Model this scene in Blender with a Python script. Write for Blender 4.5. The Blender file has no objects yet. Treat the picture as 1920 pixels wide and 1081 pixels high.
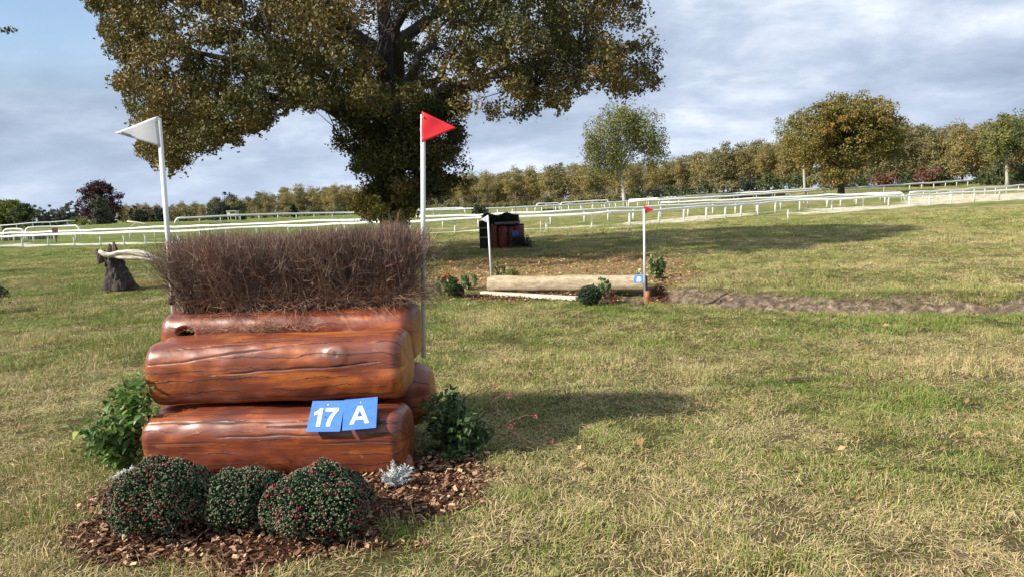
import bpy, math, random
import numpy as np
from math import sin, cos, pi, radians, exp, sqrt, atan2
from mathutils import Vector, Matrix, Euler

S = bpy.context.scene
COL = S.collection
rnd = random.Random(7)
rng = np.random.default_rng(11)

# ------------------------------------------------------------------ camera
CAM_H, FPX = 1.6, 1387.0
PITCH, ROLL = radians(6.6), radians(2.5)
cf = np.array([0, cos(PITCH), -sin(PITCH)])
cu0 = np.array([0, sin(PITCH), cos(PITCH)])
cr = cos(ROLL) * np.array([1.0, 0, 0]) - sin(ROLL) * cu0
cu = sin(ROLL) * np.array([1.0, 0, 0]) + cos(ROLL) * cu0
cam = bpy.data.objects.new('camera', bpy.data.cameras.new('camera'))
COL.objects.link(cam)
M = Matrix(((cr[0], cu[0], -cf[0], 0), (cr[1], cu[1], -cf[1], 0), (cr[2], cu[2], -cf[2], CAM_H), (0, 0, 0, 1)))
cam.matrix_world = M
cam.data.sensor_width = 36
cam.data.lens = FPX / 1920 * 36
cam.data.clip_start = 0.05
cam.data.clip_end = 5000
S.camera = cam

# ------------------------------------------------------------------ light
SUN_EL = radians(34)
SUN_DIR = Vector((-0.930 * cos(SUN_EL), -0.367 * cos(SUN_EL), sin(SUN_EL)))   # towards the sun
sun = bpy.data.objects.new('sun', bpy.data.lights.new('sun', 'SUN'))
sun.data.energy = 5.0
sun.data.angle = radians(0.5)
sun.data.color = (1.0, 0.93, 0.80)
sun.rotation_euler = SUN_DIR.to_track_quat('Z', 'Y').to_euler()
sun.location = (0, 0, 40)
COL.objects.link(sun)

S.view_settings.view_transform = 'Standard'
S.view_settings.look = 'None'
S.view_settings.exposure = 0.65
S.view_settings.gamma = 1.0
S.view_settings.use_curve_mapping = False


class NT:
    """small helper for node trees"""
    def __init__(s, tree):
        s.t = tree
    def n(s, typ, **kw):
        nd = s.t.nodes.new(typ)
        for k, v in kw.items():
            setattr(nd, k, v)
        return nd
    def l(s, a, b):
        s.t.links.new(a, b)
    def val(s, sock, v):
        if isinstance(v, (int, float, tuple, list)):
            sock.default_value = v
        else:
            s.l(v, sock)
    def math(s, op, a, b=0.0, c=None, clamp=False):
        nd = s.n('ShaderNodeMath', operation=op, use_clamp=clamp)
        s.val(nd.inputs[0], a); s.val(nd.inputs[1], b)
        if c is not None: s.val(nd.inputs[2], c)
        return nd.outputs[0]
    def vmath(s, op, a, b=(0, 0, 0)):
        nd = s.n('ShaderNodeVectorMath', operation=op)
        s.val(nd.inputs[0], a); s.val(nd.inputs[1], b)
        return nd.outputs['Value'] if op in ('DOT_PRODUCT', 'LENGTH', 'DISTANCE') else nd.outputs[0]
    def noise(s, vec, scale, detail=4, rough=0.5, dist=0.0):
        nd = s.n('ShaderNodeTexNoise')
        if vec is not None: s.l(vec, nd.inputs['Vector'])
        nd.inputs['Scale'].default_value = scale
        nd.inputs['Detail'].default_value = detail
        nd.inputs['Roughness'].default_value = rough
        nd.inputs['Distortion'].default_value = dist
        return nd.outputs['Fac']
    def ramp(s, fac, stops, interp='LINEAR'):
        nd = s.n('ShaderNodeValToRGB')
        nd.color_ramp.interpolation = interp
        el = nd.color_ramp.elements
        while len(el) < len(stops): el.new(0.5)
        for e, (p, c) in zip(el, stops):
            e.position = p
            e.color = tuple(c) + (1,) if len(c) == 3 else c
        s.val(nd.inputs[0], fac)
        return nd.outputs[0]
    def step(s, x, lo, hi):
        nd = s.n('ShaderNodeMapRange', interpolation_type='SMOOTHSTEP')
        s.val(nd.inputs[0], x)
        nd.inputs[1].default_value = lo; nd.inputs[2].default_value = hi
        return nd.outputs[0]
    def mix(s, f, a, b):
        nd = s.n('ShaderNodeMix', data_type='RGBA')
        s.val(nd.inputs[0], f)
        s.val(nd.inputs[6], a if not isinstance(a, tuple) else a + (1,) * (4 - len(a)))
        s.val(nd.inputs[7], b if not isinstance(b, tuple) else b + (1,) * (4 - len(b)))
        return nd.outputs[2]
    def mul(s, vec, v):
        return s.vmath('MULTIPLY', vec, v)
    def bump(s, h, strength=0.5, dist=0.01, normal=None):
        nd = s.n('ShaderNodeBump')
        nd.inputs['Strength'].default_value = strength
        nd.inputs['Distance'].default_value = dist
        s.l(h, nd.inputs['Height'])
        if normal is not None: s.l(normal, nd.inputs['Normal'])
        return nd.outputs[0]


def newmat(name):
    m = bpy.data.materials.new(name)
    m.use_nodes = True
    t = NT(m.node_tree)
    bsdf = m.node_tree.nodes['Principled BSDF']
    return m, t, bsdf


# world: Nishita sky with a broken layer of cloud over it
w = bpy.data.worlds.new('World'); S.world = w; w.use_nodes = True
wt = w.node_tree; wt.nodes.clear(); W = NT(wt)
sky = W.n('ShaderNodeTexSky', sky_type='NISHITA', sun_disc=False)
sky.sun_elevation = SUN_EL
sky.sun_rotation = atan2(SUN_DIR.x, SUN_DIR.y)
sky.air_density = 1.0; sky.dust_density = 1.0; sky.ozone_density = 1.5
bg_sky = W.n('ShaderNodeBackground'); bg_sky.inputs[1].default_value = 0.12
W.l(sky.outputs[0], bg_sky.inputs[0])
tc = W.n('ShaderNodeTexCoord'); D = tc.outputs['Generated']
sx = W.n('ShaderNodeSeparateXYZ'); W.l(D, sx.inputs[0])
zz = W.math('ADD', W.math('MAXIMUM', sx.outputs[2], 0.0), 0.30)
cx = W.n('ShaderNodeCombineXYZ')
W.l(W.math('DIVIDE', sx.outputs[0], zz), cx.inputs[0])
W.l(W.math('DIVIDE', sx.outputs[1], zz), cx.inputs[1])
cv = cx.outputs[0]
big = W.noise(W.vmath('ADD', W.mul(cv, (0.55, 0.9, 1)), (3.1, 1.7, 0)), 1.0, 3, 0.5, 0.3)
med = W.noise(W.vmath('ADD', W.mul(cv, (1.1, 1.25, 1)), (7.1, 0.3, 2)), 2.6, 7, 0.56, 0.25)
puff = W.noise(W.vmath('ADD', W.mul(cv, (1.0, 1.3, 1)), (2.3, 8.1, 5)), 6.5, 6, 0.6, 0.2)
mixd = W.math('ADD', W.math('ADD', W.math('MULTIPLY', big, 0.48), W.math('MULTIPLY', med, 0.42)), W.math('MULTIPLY', puff, 0.13))
mixd = W.math('SUBTRACT', mixd, 0.005)
mixd = W.math('SUBTRACT', mixd, W.math('MULTIPLY', sx.outputs[0], 0.04))
cloudcol = W.ramp(mixd, [(0.36, (0.20, 0.25, 0.34)), (0.45, (0.27, 0.33, 0.43)), (0.52, (0.36, 0.42, 0.52)),
                         (0.58, (0.49, 0.54, 0.62)), (0.66, (0.68, 0.71, 0.76))])
hz = W.step(sx.outputs[2], 0.16, 0.0)
cloudcol = W.mix(W.math('MULTIPLY', hz, 0.5), cloudcol, (0.36, 0.44, 0.56))
bg_cl = W.n('ShaderNodeBackground'); bg_cl.inputs[1].default_value = 1.06
W.l(cloudcol, bg_cl.inputs[0])
# gaps of blue where the cloud thins out
gap = W.noise(W.vmath('ADD', W.mul(cv, (0.6, 2.1, 1)), (1.9, 5.2, 4)), 1.5, 6, 0.55, 0.6)
cov = W.math('MULTIPLY', W.step(gap, 0.62, 0.72), W.step(sx.outputs[2], 0.16, 0.3))
def raydir(px, py):
    d = cf + cr * (px - 960) / FPX + cu * (540.5 - py) / FPX
    return d / np.linalg.norm(d)
bd = raydir(120, 90)
near_gap = W.step(W.vmath('DOT_PRODUCT', W.vmath('NORMALIZE', D), tuple(bd)), 0.988, 0.9995)
wisp = W.step(W.math('SUBTRACT', W.math('ADD', near_gap, 0.0), W.math('MULTIPLY', med, 0.9)), -0.1, 0.35)
cov = W.math('MAXIMUM', cov, W.math('MULTIPLY', W.math('MULTIPLY', wisp, 0.85), W.step(sx.outputs[2], 0.12, 0.22)))
wm = W.n('ShaderNodeMixShader')
W.l(cov, wm.inputs[0]); W.l(bg_cl.outputs[0], wm.inputs[1]); W.l(bg_sky.outputs[0], wm.inputs[2])
wo = W.n('ShaderNodeOutputWorld'); W.l(wm.outputs[0], wo.inputs[0])

# ------------------------------------------------------------------ geometry helpers
def ray(px, py):
    return cf + cr * (px - 960) / FPX + cu * (540.5 - py) / FPX
def at(px, py, Y):
    d = ray(px, py); t = Y / d[1]
    return Vector((d[0] * t, Y, CAM_H + d[2] * t))
def gr(px, py, z=0.0):
    d = ray(px, py); t = (z - CAM_H) / d[2]
    return Vector((d[0] * t, d[1] * t, z))
def proj(P):
    v = np.asarray(P, float) - np.array([0, 0, CAM_H])
    wv = v @ cf
    return 960 + FPX * (v @ cr) / wv, 540.5 - FPX * (v @ cu) / wv
def inpoly(x, y, poly):
    x = np.asarray(x); y = np.asarray(y)
    ins = np.zeros(x.shape, bool)
    n = len(poly)
    for i in range(n):
        x1, y1 = poly[i]; x2, y2 = poly[(i + 1) % n]
        if y1 == y2: continue
        c = ((y1 > y) != (y2 > y)) & (x < (x2 - x1) * (y - y1) / (y2 - y1) + x1)
        ins ^= c
    return ins
_tab = np.random.default_rng(3).random((64, 64))
def vnoise(x, y):
    x = np.asarray(x, float); y = np.asarray(y, float)
    xi = np.floor(x).astype(int); yi = np.floor(y).astype(int)
    fx = x - xi; fy = y - yi
    fx = fx * fx * (3 - 2 * fx); fy = fy * fy * (3 - 2 * fy)
    g = lambda a, b: _tab[a % 64, b % 64]
    return (g(xi, yi) * (1 - fx) + g(xi + 1, yi) * fx) * (1 - fy) + (g(xi, yi + 1) * (1 - fx) + g(xi + 1, yi + 1) * fx) * fy
def sstep(x, a, b):
    t = np.clip((np.asarray(x, float) - a) / (b - a), 0, 1)
    return t * t * (3 - 2 * t)

def fastmesh(name, verts, faces, attrs=None, smooth=False, uv=None):
    """verts (N,3); faces (M,k) with constant k, or list of such arrays"""
    me = bpy.data.meshes.new(name)
    verts = np.asarray(verts, np.float32)
    if not isinstance(faces, list): faces = [faces]
    faces = [np.asarray(f, np.int32) for f in faces if len(f)]
    me.vertices.add(len(verts)); me.vertices.foreach_set('co', verts.ravel())
    loops = np.concatenate([f.ravel() for f in faces])
    sizes = np.concatenate([np.full(len(f), f.shape[1], np.int32) for f in faces])
    starts = np.concatenate([[0], np.cumsum(sizes)[:-1]]).astype(np.int32)
    me.loops.add(len(loops)); me.loops.foreach_set('vertex_index', loops)
    me.polygons.add(len(sizes)); me.polygons.foreach_set('loop_start', starts)
    me.polygons.foreach_set('use_smooth', np.full(len(sizes), smooth, bool))
    for k, v in (attrs or {}).items():
        v = np.asarray(v, np.float32)
        a = me.attributes.new(k, 'FLOAT', 'POINT'); a.data.foreach_set('value', v)
    if uv is not None:
        ul = me.uv_layers.new(name='UVMap')
        ul.data.foreach_set('uv', np.asarray(uv, np.float32)[loops].ravel())
    me.update(calc_edges=True); me.validate()
    return me

class MB:
    """collects solids, then makes ONE mesh"""
    def __init__(s): s.v = []; s.f = []; s.a = []
    def add(s, vs, fs, a=0.5):
        o = len(s.v); s.v += [tuple(v) for v in vs]; s.f += [[i + o for i in f] for f in fs]; s.a += [a] * len(vs)
    def box(s, c, size, rot=None, a=0.5):
        c = Vector(c); R = rot if rot is not None else Matrix.Identity(3)
        vs = [c + R @ Vector((sx * size[0] / 2, sy * size[1] / 2, sz * size[2] / 2)) for sx in (-1, 1) for sy in (-1, 1) for sz in (-1, 1)]
        s.add(vs, [(0, 1, 3, 2), (4, 6, 7, 5), (0, 4, 5, 1), (2, 3, 7, 6), (0, 2, 6, 4), (1, 5, 7, 3)], a)
    def tube(s, pts, rad, n=8, caps=True, a=0.5, jag=0.0, seed=0):
        pts = [Vector(p) for p in pts]
        if not isinstance(rad, (list, tuple)): rad = [rad] * len(pts)
        rr = random.Random(seed)
        vs = []; up = Vector((0, 0, 1))
        ref = None
        for i, p in enumerate(pts):
            t = (pts[min(i + 1, len(pts) - 1)] - pts[max(i - 1, 0)])
            if t.length < 1e-9: t = Vector((0, 0, 1))
            t.normalize()
            if ref is None:
                ref = Vector((1, 0, 0)) if abs(t.x) < 0.8 else Vector((0, 1, 0))
            b = t.cross(ref).normalized(); c = b.cross(t).normalized(); ref = c
            for k in range(n):
                an = 2 * pi * k / n
                r = rad[i] * (1 + (rr.random() - 0.5) * jag)
                vs.append(p + (c * cos(an) + b * sin(an)) * r)
        fs = []
        for i in range(len(pts) - 1):
            for k in range(n):
                k2 = (k + 1) % n
                fs.append((i * n + k, i * n + k2, (i + 1) * n + k2, (i + 1) * n + k))
        if caps:
            fs.append(tuple(range(n - 1, -1, -1))); fs.append(tuple((len(pts) - 1) * n + k for k in range(n)))
        s.add(vs, fs, a)
    def mesh(s, name, smooth=False):
        me = bpy.data.meshes.new(name)
        me.from_pydata(s.v, [], s.f)
        at_ = me.attributes.new('rnd', 'FLOAT', 'POINT'); at_.data.foreach_set('value', s.a)
        if smooth: me.polygons.foreach_set('use_smooth', [True] * len(me.polygons))
        me.update()
        return me
    def build(s, name, mat, parent=None, smooth=False):
        return obj(name, s.mesh(name, smooth), mat, parent)

def obj(name, data, mat=None, parent=None, loc=None, rot=None):
    o = bpy.data.objects.new(name, data)
    COL.objects.link(o)
    if mat is not None and data is not None and hasattr(data, 'materials') and len(data.materials) == 0:
        data.materials.append(mat)
    if parent is not None: o.parent = parent
    if loc is not None: o.location = loc
    if rot is not None: o.rotation_euler = rot
    return o
def text_mesh(name, cu_, mat):
    tmp = bpy.data.objects.new('tmp_text', cu_); COL.objects.link(tmp)
    dg = bpy.context.evaluated_depsgraph_get(); dg.update()
    me = bpy.data.meshes.new_from_object(tmp.evaluated_get(dg), depsgraph=dg)
    bpy.data.objects.remove(tmp); bpy.data.curves.remove(cu_)
    me.name = name; me.materials.clear(); me.materials.append(mat)
    return me
def tag(o, label=None, cat=None, group=None, kind=None):
    if label: o['label'] = label
    if cat: o['category'] = cat
    if group: o['group'] = group
    if kind: o['kind'] = kind
    return o
def thing(name, label, cat, loc=(0, 0, 0), rz=0, group=None):
    o = bpy.data.objects.new(name, None); COL.objects.link(o)
    o.empty_display_size = 0.1
    o.location = loc; o.rotation_euler = (0, 0, rz)
    return tag(o, label, cat, group)

def leafcloud(C, size, aspect=0.55, up=0.25, jitter=0.35, fold=0.12):
    """rhombic leaves at the points C; returns verts, faces"""
    C = np.asarray(C); n = len(C)
    nrm = rng.normal(size=(n, 3)); nrm[:, 2] += up * 2
    nrm /= np.linalg.norm(nrm, axis=1)[:, None]
    t = rng.normal(size=(n, 3)); t -= (t * nrm).sum(1)[:, None] * nrm
    t /= np.linalg.norm(t, axis=1)[:, None]
    b = np.cross(nrm, t)
    sz = (np.ones(n) * size * (1 + jitter * (rng.random(n) * 2 - 1)))[:, None]
    v = np.empty((n, 4, 3))
    v[:, 0] = C - t * sz * 0.5
    v[:, 1] = C - b * sz * aspect * 0.5 + nrm * sz * fold - t * sz * 0.08
    v[:, 2] = C + t * sz * 0.5
    v[:, 3] = C + b * sz * aspect * 0.5 + nrm * sz * fold - t * sz * 0.08
    f = np.arange(n * 4).reshape(n, 4)
    return v.reshape(-1, 3), f

# ------------------------------------------------------------------ materials
def simple(name, col, rough=0.6, noise_amt=0.15, scale=8, spec=0.3, bumps=0.0):
    m, t, b = newmat(name)
    tcn = t.n('ShaderNodeTexCoord')
    n = t.noise(tcn.outputs['Object'], scale, 5, 0.6)
    c2 = tuple(x * (1 - noise_amt * 2) for x in col); c3 = tuple(min(1, x * (1 + noise_amt)) for x in col)
    t.l(t.ramp(n, [(0.3, c2), (0.7, c3)]), b.inputs['Base Color'])
    b.inputs['Roughness'].default_value = rough
    b.inputs['Specular IOR Level'].default_value = spec
    if bumps: t.l(t.bump(n, bumps, 0.01), b.inputs['Normal'])
    return m

def leafmat(name, stops, rough=0.5, trans=0.25, patch=None, spec=0.4):
    m, t, b = newmat(name)
    at_ = t.n('ShaderNodeAttribute', attribute_name='rnd')
    fac = at_.outputs['Fac']
    if patch:
        tcn = t.n('ShaderNodeTexCoord')
        n = t.noise(tcn.outputs['Object'], patch, 2, 0.5)
        fac = t.math('ADD', t.math('MULTIPLY', fac, 0.55), t.math('MULTIPLY', t.step(n, 0.3, 0.7), 0.45))
    c = t.ramp(fac, stops)
    t.l(c, b.inputs['Base Color'])
    b.inputs['Roughness'].default_value = rough
    b.inputs['Specular IOR Level'].default_value = spec
    tr = t.n('ShaderNodeBsdfTranslucent'); t.l(c, tr.inputs[0])
    mx = t.n('ShaderNodeMixShader'); mx.inputs[0].default_value = trans
    out = m.node_tree.nodes['Material Output']
    t.l(b.outputs[0], mx.inputs[1]); t.l(tr.outputs[0], mx.inputs[2]); t.l(mx.outputs[0], out.inputs[0])
    return m

def barkmat(name, dark, light, scale=(6, 6, 1.5), white=False):
    m, t, b = newmat(name)
    tcn = t.n('ShaderNodeTexCoord')
    v = t.mul(tcn.outputs['Object'], scale)
    n = t.noise(v, 3, 8, 0.65, 0.6)
    t.l(t.ramp(n, [(0.35, dark), (0.62, light)]), b.inputs['Base Color'])
    b.inputs['Roughness'].default_value = 0.9
    t.l(t.bump(n, 0.9, 0.03), b.inputs['Normal'])
    return m

MAT = {}
MAT['oak'] = leafmat('oak_leaf', [(0.0, (0.022, 0.032, 0.010)), (0.3, (0.062, 0.070, 0.016)), (0.55, (0.125, 0.105, 0.025)),
                                  (0.8, (0.20, 0.135, 0.036)), (1.0, (0.34, 0.24, 0.075))], 0.58, 0.18, 0.25)
MAT['ivy'] = leafmat('ivy_leaf', [(0.0, (0.022, 0.036, 0.010)), (0.5, (0.065, 0.085, 0.02)), (0.85, (0.14, 0.145, 0.03)), (1.0, (0.30, 0.26, 0.07))], 0.4, 0.2, 0.7)
MAT['oakfar'] = leafmat('autumn_oak_leaf', [(0, (0.08, 0.08, 0.02)), (0.45, (0.20, 0.17, 0.04)), (0.75, (0.27, 0.19, 0.045)), (1, (0.34, 0.17, 0.05))], 0.6, 0.25, 0.2)
MAT['birch'] = leafmat('birch_leaf', [(0, (0.09, 0.105, 0.035)), (0.5, (0.18, 0.19, 0.06)), (1, (0.34, 0.31, 0.11))], 0.6, 0.3, 0.25)
MAT['autumn'] = leafmat('autumn_leaf', [(0, (0.18, 0.165, 0.075)), (0.4, (0.31, 0.26, 0.105)), (0.75, (0.43, 0.34, 0.12)), (1, (0.48, 0.31, 0.09))], 0.7, 0.42, 0.12)
MAT['autumn2'] = leafmat('olive_leaf', [(0, (0.12, 0.12, 0.06)), (0.5, (0.22, 0.20, 0.085)), (1, (0.36, 0.28, 0.11))], 0.7, 0.25, 0.12)
MAT['green'] = leafmat('green_leaf', [(0, (0.035, 0.055, 0.02)), (0.6, (0.085, 0.11, 0.035)), (1, (0.18, 0.18, 0.055))], 0.6, 0.2, 0.3)
MAT['darkgreen'] = leafmat('dark_evergreen_leaf', [(0, (0.012, 0.02, 0.012)), (0.6, (0.03, 0.042, 0.02)), (1, (0.06, 0.07, 0.03))], 0.6, 0.1)
MAT['yellowgreen'] = leafmat('yellow_green_leaf', [(0, (0.06, 0.09, 0.02)), (0.5, (0.16, 0.19, 0.03)), (1, (0.32, 0.30, 0.05))], 0.6, 0.25, 0.15)
MAT['purple'] = leafmat('purple_leaf', [(0, (0.03, 0.012, 0.015)), (0.6, (0.085, 0.03, 0.035)), (1, (0.17, 0.07, 0.06))], 0.6, 0.15, 0.2)
MAT['greyish'] = leafmat('grey_green_leaf', [(0, (0.05, 0.055, 0.045)), (0.6, (0.09, 0.10, 0.07)), (1, (0.16, 0.15, 0.09))], 0.7, 0.2)
MAT['rust'] = leafmat('rust_leaf', [(0, (0.07, 0.04, 0.025)), (0.6, (0.17, 0.08, 0.045)), (1, (0.25, 0.13, 0.06))], 0.7, 0.2, 0.3)
MAT['bark'] = barkmat('oak_bark', (0.018, 0.014, 0.011), (0.075, 0.06, 0.045))
MAT['birchbark'] = barkmat('birch_bark', (0.16, 0.14, 0.12), (0.6, 0.57, 0.5), (2, 2, 6))
MAT['greybark'] = barkmat('grey_bark', (0.14, 0.12, 0.10), (0.42, 0.37, 0.30), (3, 3, 2))
MAT['white'] = simple('white_plastic_rail', (0.78, 0.78, 0.75), 0.35, 0.05, 3, 0.5)
MAT['whitepole'] = simple('white_pole_paint', (0.72, 0.72, 0.70), 0.4, 0.06, 9, 0.5)

# ------------------------------------------------------------------ ditch, masks and terrain height
DI = [gr(870, 566), gr(1030, 572), gr(1170, 570), gr(1300, 575), gr(1450, 580), gr(1575, 586), gr(1912, 597), gr(2100, 604), gr(2600, 618)]
DIX = [p.x for p in DI]; DIY = [p.y for p in DI]
def ditch_amt(x, y):
    e = np.interp(x, DIX, DIY)                     # near lip of the ditch
    dep = 0.06 + 0.50 * sstep(x, 1.55, 2.4)
    dep = dep * sstep(x, -1.4, -0.6)
    wob = 0.16 * (vnoise(x * 1.7, 3.3) - 0.5) + 0.10 * (vnoise(x * 5, 8.3) - 0.5)
    s = y - e + wob
    width = 2.2
    p = np.where(s < 0.45, sstep(s, 0.0, 0.45), 1 - sstep(s, 0.5, width))
    p = p * (s > 0) * (s < width)
    rim = 0.05 * np.exp(-((s - width - 0.1) / 0.3) ** 2) * sstep(x, 1.6, 2.4)
    return p * dep, s, rim
def height(x, y):
    x = np.asarray(x, float); y = np.asarray(y, float)
    far = sstep(y, 6, 14)
    h = 0.03 * (vnoise(x * 0.5 + 9, y * 0.5) - 0.5) + 0.012 * (vnoise(x * 2.3, y * 2.3 + 4) - 0.5)
    h = h * (1 + far * 2.5)
    h = h + 0.010 * (vnoise(x * 7, y * 7) - 0.5) * (1 - sstep(y, 20, 40))
    d, s, rim = ditch_amt(x, y)
    h = h * (1 - 0.8 * sstep(d, 0, 0.05)) - d + rim
    h = h + d * 0.55 * (vnoise(x * 2.3, y * 5.2) - 0.5) + sstep(d, 0.02, 0.1) * 0.09 * (vnoise(x * 13, y * 17) - 0.5)
    # the land rises gently far away to the right
    h = h + 2.0 * sstep(y, 75, 190) * sstep(x, 5, 60)
    # mounded mulch bed under the first fence
    h = h + 0.03 * np.exp(-(((x + 1.5) / 1.1) ** 2 + ((y - 4.1) / 0.8) ** 2))
    # low grass mound at the far left
    h = h + 1.0 * np.exp(-(((x + 62) / 30) ** 2 + ((y - 118) / 16) ** 2))
    # roots of the stump lift the turf
    h = h + 0.10 * np.exp(-(((x + 9.3) / 0.8) ** 2 + ((y - 17.9) / 0.7) ** 2))
    h = h + 0.25 * np.exp(-(((x + 12.8) / 1.6) ** 2 + ((y - 20) / 0.8) ** 2)) * 0.5
    return h
def hgt(x, y): return float(height(np.array([x]), np.array([y]))[0])
def onground(px, py):
    p = gr(px, py)
    for _ in range(3): p = gr(px, py, hgt(p.x, p.y))
    return p

MULCH_IMG = [(118, 1010), (150, 935), (230, 885), (300, 868), (790, 858), (870, 858), (935, 885), (915, 925), (800, 985), (640, 1040), (520, 1066), (380, 1074), (220, 1062), (150, 1040)]
MULCH = [(gr(*p).x, gr(*p).y) for p in MULCH_IMG]
MULCH2 = [(gr(*p).x, gr(*p).y) for p in [(832, 556), (905, 548), (1060, 548), (1200, 552), (1235, 540), (1262, 522), (1232, 520), (1262, 560), (1225, 572), (1080, 570), (900, 566)]]
def mulchmask(x, y):
    j = 0.10
    xx = x + (vnoise(x * 6, y * 6 + 31) - 0.5) * 2 * j * 1.6; yy = y + (vnoise(x * 6 + 17, y * 6) - 0.5) * 2 * j * 1.6
    return inpoly(xx, yy, MULCH)
SAND = []
SAND_IMG = [
    [(868, 431), (940, 427), (985, 434), (1070, 426), (1160, 421), (1250, 413), (1330, 407), (1330, 412), (1250, 419), (1160, 428), (1070, 433), (985, 439), (900, 437)],
    [(1490, 399), (1540, 392), (1620, 388), (1700, 382), (1712, 370), (1800, 367), (1920, 363), (2300, 352), (2300, 364), (1920, 374), (1860, 378), (1780, 382), (1700, 388), (1600, 396), (1520, 401)],
    [(1180, 418), (1260, 409), (1330, 405), (1420, 400), (1420, 403), (1330, 410), (1250, 418)],
    [(0, 458), (200, 456), (420, 452), (420, 454.5), (200, 459), (0, 463)]]
for P_ in SAND_IMG: SAND.append([(gr(*p).x, gr(*p).y) for p in P_])
LITTER = [(gr(*p).x, gr(*p).y) for p in [(812, 482), (900, 484), (1040, 478), (1180, 474), (1290, 488), (1330, 520), (1260, 545), (1180, 530), (900, 545), (780, 548)]]

# non-uniform grid
def axis(segs):
    out = []
    for a, b, n in segs: out += list(np.linspace(a, b, n, endpoint=False))
    return np.array(out + [segs[-1][1]])
gx = axis([(-1500, -300, 8), (-300, -60, 24), (-60, -12, 60), (-12, -4, 60), (-4, 9.5, 190), (9.5, 20, 50), (20, 90, 80), (90, 300, 20), (300, 1500, 8)])
gy = axis([(-40, 1, 8), (1, 8, 110), (8, 14.5, 110), (14.5, 30, 100), (30, 70, 170), (70, 200, 130), (200, 500, 20), (500, 2600, 10)])
GX, GY = np.meshgrid(gx, gy)
X, Y = GX.ravel(), GY.ravel()
Z = height(X, Y)
nx, ny = len(gx), len(gy)
ii = (np.arange(ny - 1)[:, None] * nx + np.arange(nx - 1)[None, :]).ravel()
F = np.stack([ii, ii + 1, ii + nx + 1, ii + nx], 1)
dd, ss, _r = ditch_amt(X, Y)
jag = 0.35 * (vnoise(X * 3.1, Y * 3.1) - 0.5)
dirt = sstep(X + jag * 2, 1.5, 2.3) * sstep(ss + jag * 0.3, -0.02, 0.06) * (1 - sstep(ss + jag, 1.98, 2.22))
dirt = np.maximum(dirt, sstep(dd, 0.04, 0.1) * 0.6)
jx = X + (vnoise(X * 0.8, Y * 0.3) - 0.5) * 2.2; jy = Y + (vnoise(X * 0.5 + 5, Y * 0.5) - 0.5) * 1.6
sand = np.zeros(len(X))
for P_ in SAND: sand = np.maximum(sand, inpoly(jx, jy, P_).astype(float))
lit = inpoly(X + (vnoise(X * 1.2, Y * 1.2) - 0.5) * 1.6, Y + (vnoise(X * 1.1 + 8, Y * 0.9) - 0.5) * 2.6, LITTER).astype(float)
mul = np.maximum(inpoly(X, Y, MULCH2), mulchmask(X, Y)).astype(float)
ring = np.exp(-(((X + 9.3) / 0.9) ** 2 + ((Y - 17.75) / 0.6) ** 2))
lit = np.maximum(lit, (ring > 0.45) * 0.8)

# the turf colour: one node group shared by soil and blades
def turf_color(t, blade=False):
    geo = t.n('ShaderNodeNewGeometry'); P = geo.outputs['Position']
    n1 = t.noise(P, 0.55, 3, 0.55, 0.4)        # patches about 2 m
    n2 = t.noise(P, 2.4, 4, 0.6)
    n0 = t.noise(t.mul(P, (0.05, 0.16, 0.0)), 1.0, 3, 0.5)
    g = t.math('ADD', t.math('MULTIPLY', n1, 0.75), t.math('MULTIPLY', n2, 0.6))
    g = t.math('SUBTRACT', t.math('ADD', g, t.math('MULTIPLY', n0, 0.4)), 0.210)
    sp = t.n('ShaderNodeSeparateXYZ'); t.l(P, sp.inputs[0])
    # the mown strip beyond the ditch and the grass beyond the rails grow greener, worn straw in between
    far = t.step(sp.outputs[1], 17.0, 30.0)
    rim = t.math('MULTIPLY', t.step(sp.outputs[1], 7.0, 8.6), t.step(sp.outputs[1], 14.5, 12.0))
    left = t.math('MULTIPLY', t.step(sp.outputs[0], -3.0, -9.0), t.step(sp.outputs[1], 10.0, 14.0))
    g = t.math('ADD', g, t.math('MULTIPLY', far, 0.03))
    g = t.math('ADD', g, t.math('MULTIPLY', rim, 0.06))
    g = t.math('ADD', g, t.math('MULTIPLY', left, 0.10))
    if blade:
        a = t.n('ShaderNodeAttribute', attribute_name='rnd')
        g = t.math('ADD', g, t.math('MULTIPLY', t.math('SUBTRACT', a.outputs['Fac'], 0.5), 0.66))
        return t.ramp(g, [(0.42, (0.56, 0.43, 0.24)), (0.50, (0.42, 0.32, 0.155)), (0.57, (0.37, 0.32, 0.115)), (0.64, (0.30, 0.32, 0.075)), (0.74, (0.19, 0.27, 0.05)), (0.88, (0.10, 0.175, 0.03))])
    n3 = t.noise(P, 26, 6, 0.7)
    n4 = t.noise(P, 3.1, 8, 0.8)
    g = t.math('ADD', g, t.math('MULTIPLY', t.math('SUBTRACT', n3, 0.5), 0.5))
    g = t.math('ADD', g, t.math('MULTIPLY', t.math('SUBTRACT', n4, 0.5), 0.55))
    return t.ramp(g, [(0.40, (0.42, 0.33, 0.19)), (0.56, (0.35, 0.285, 0.13)), (0.66, (0.20, 0.20, 0.065)), (0.82, (0.11, 0.145, 0.035))])

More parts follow.
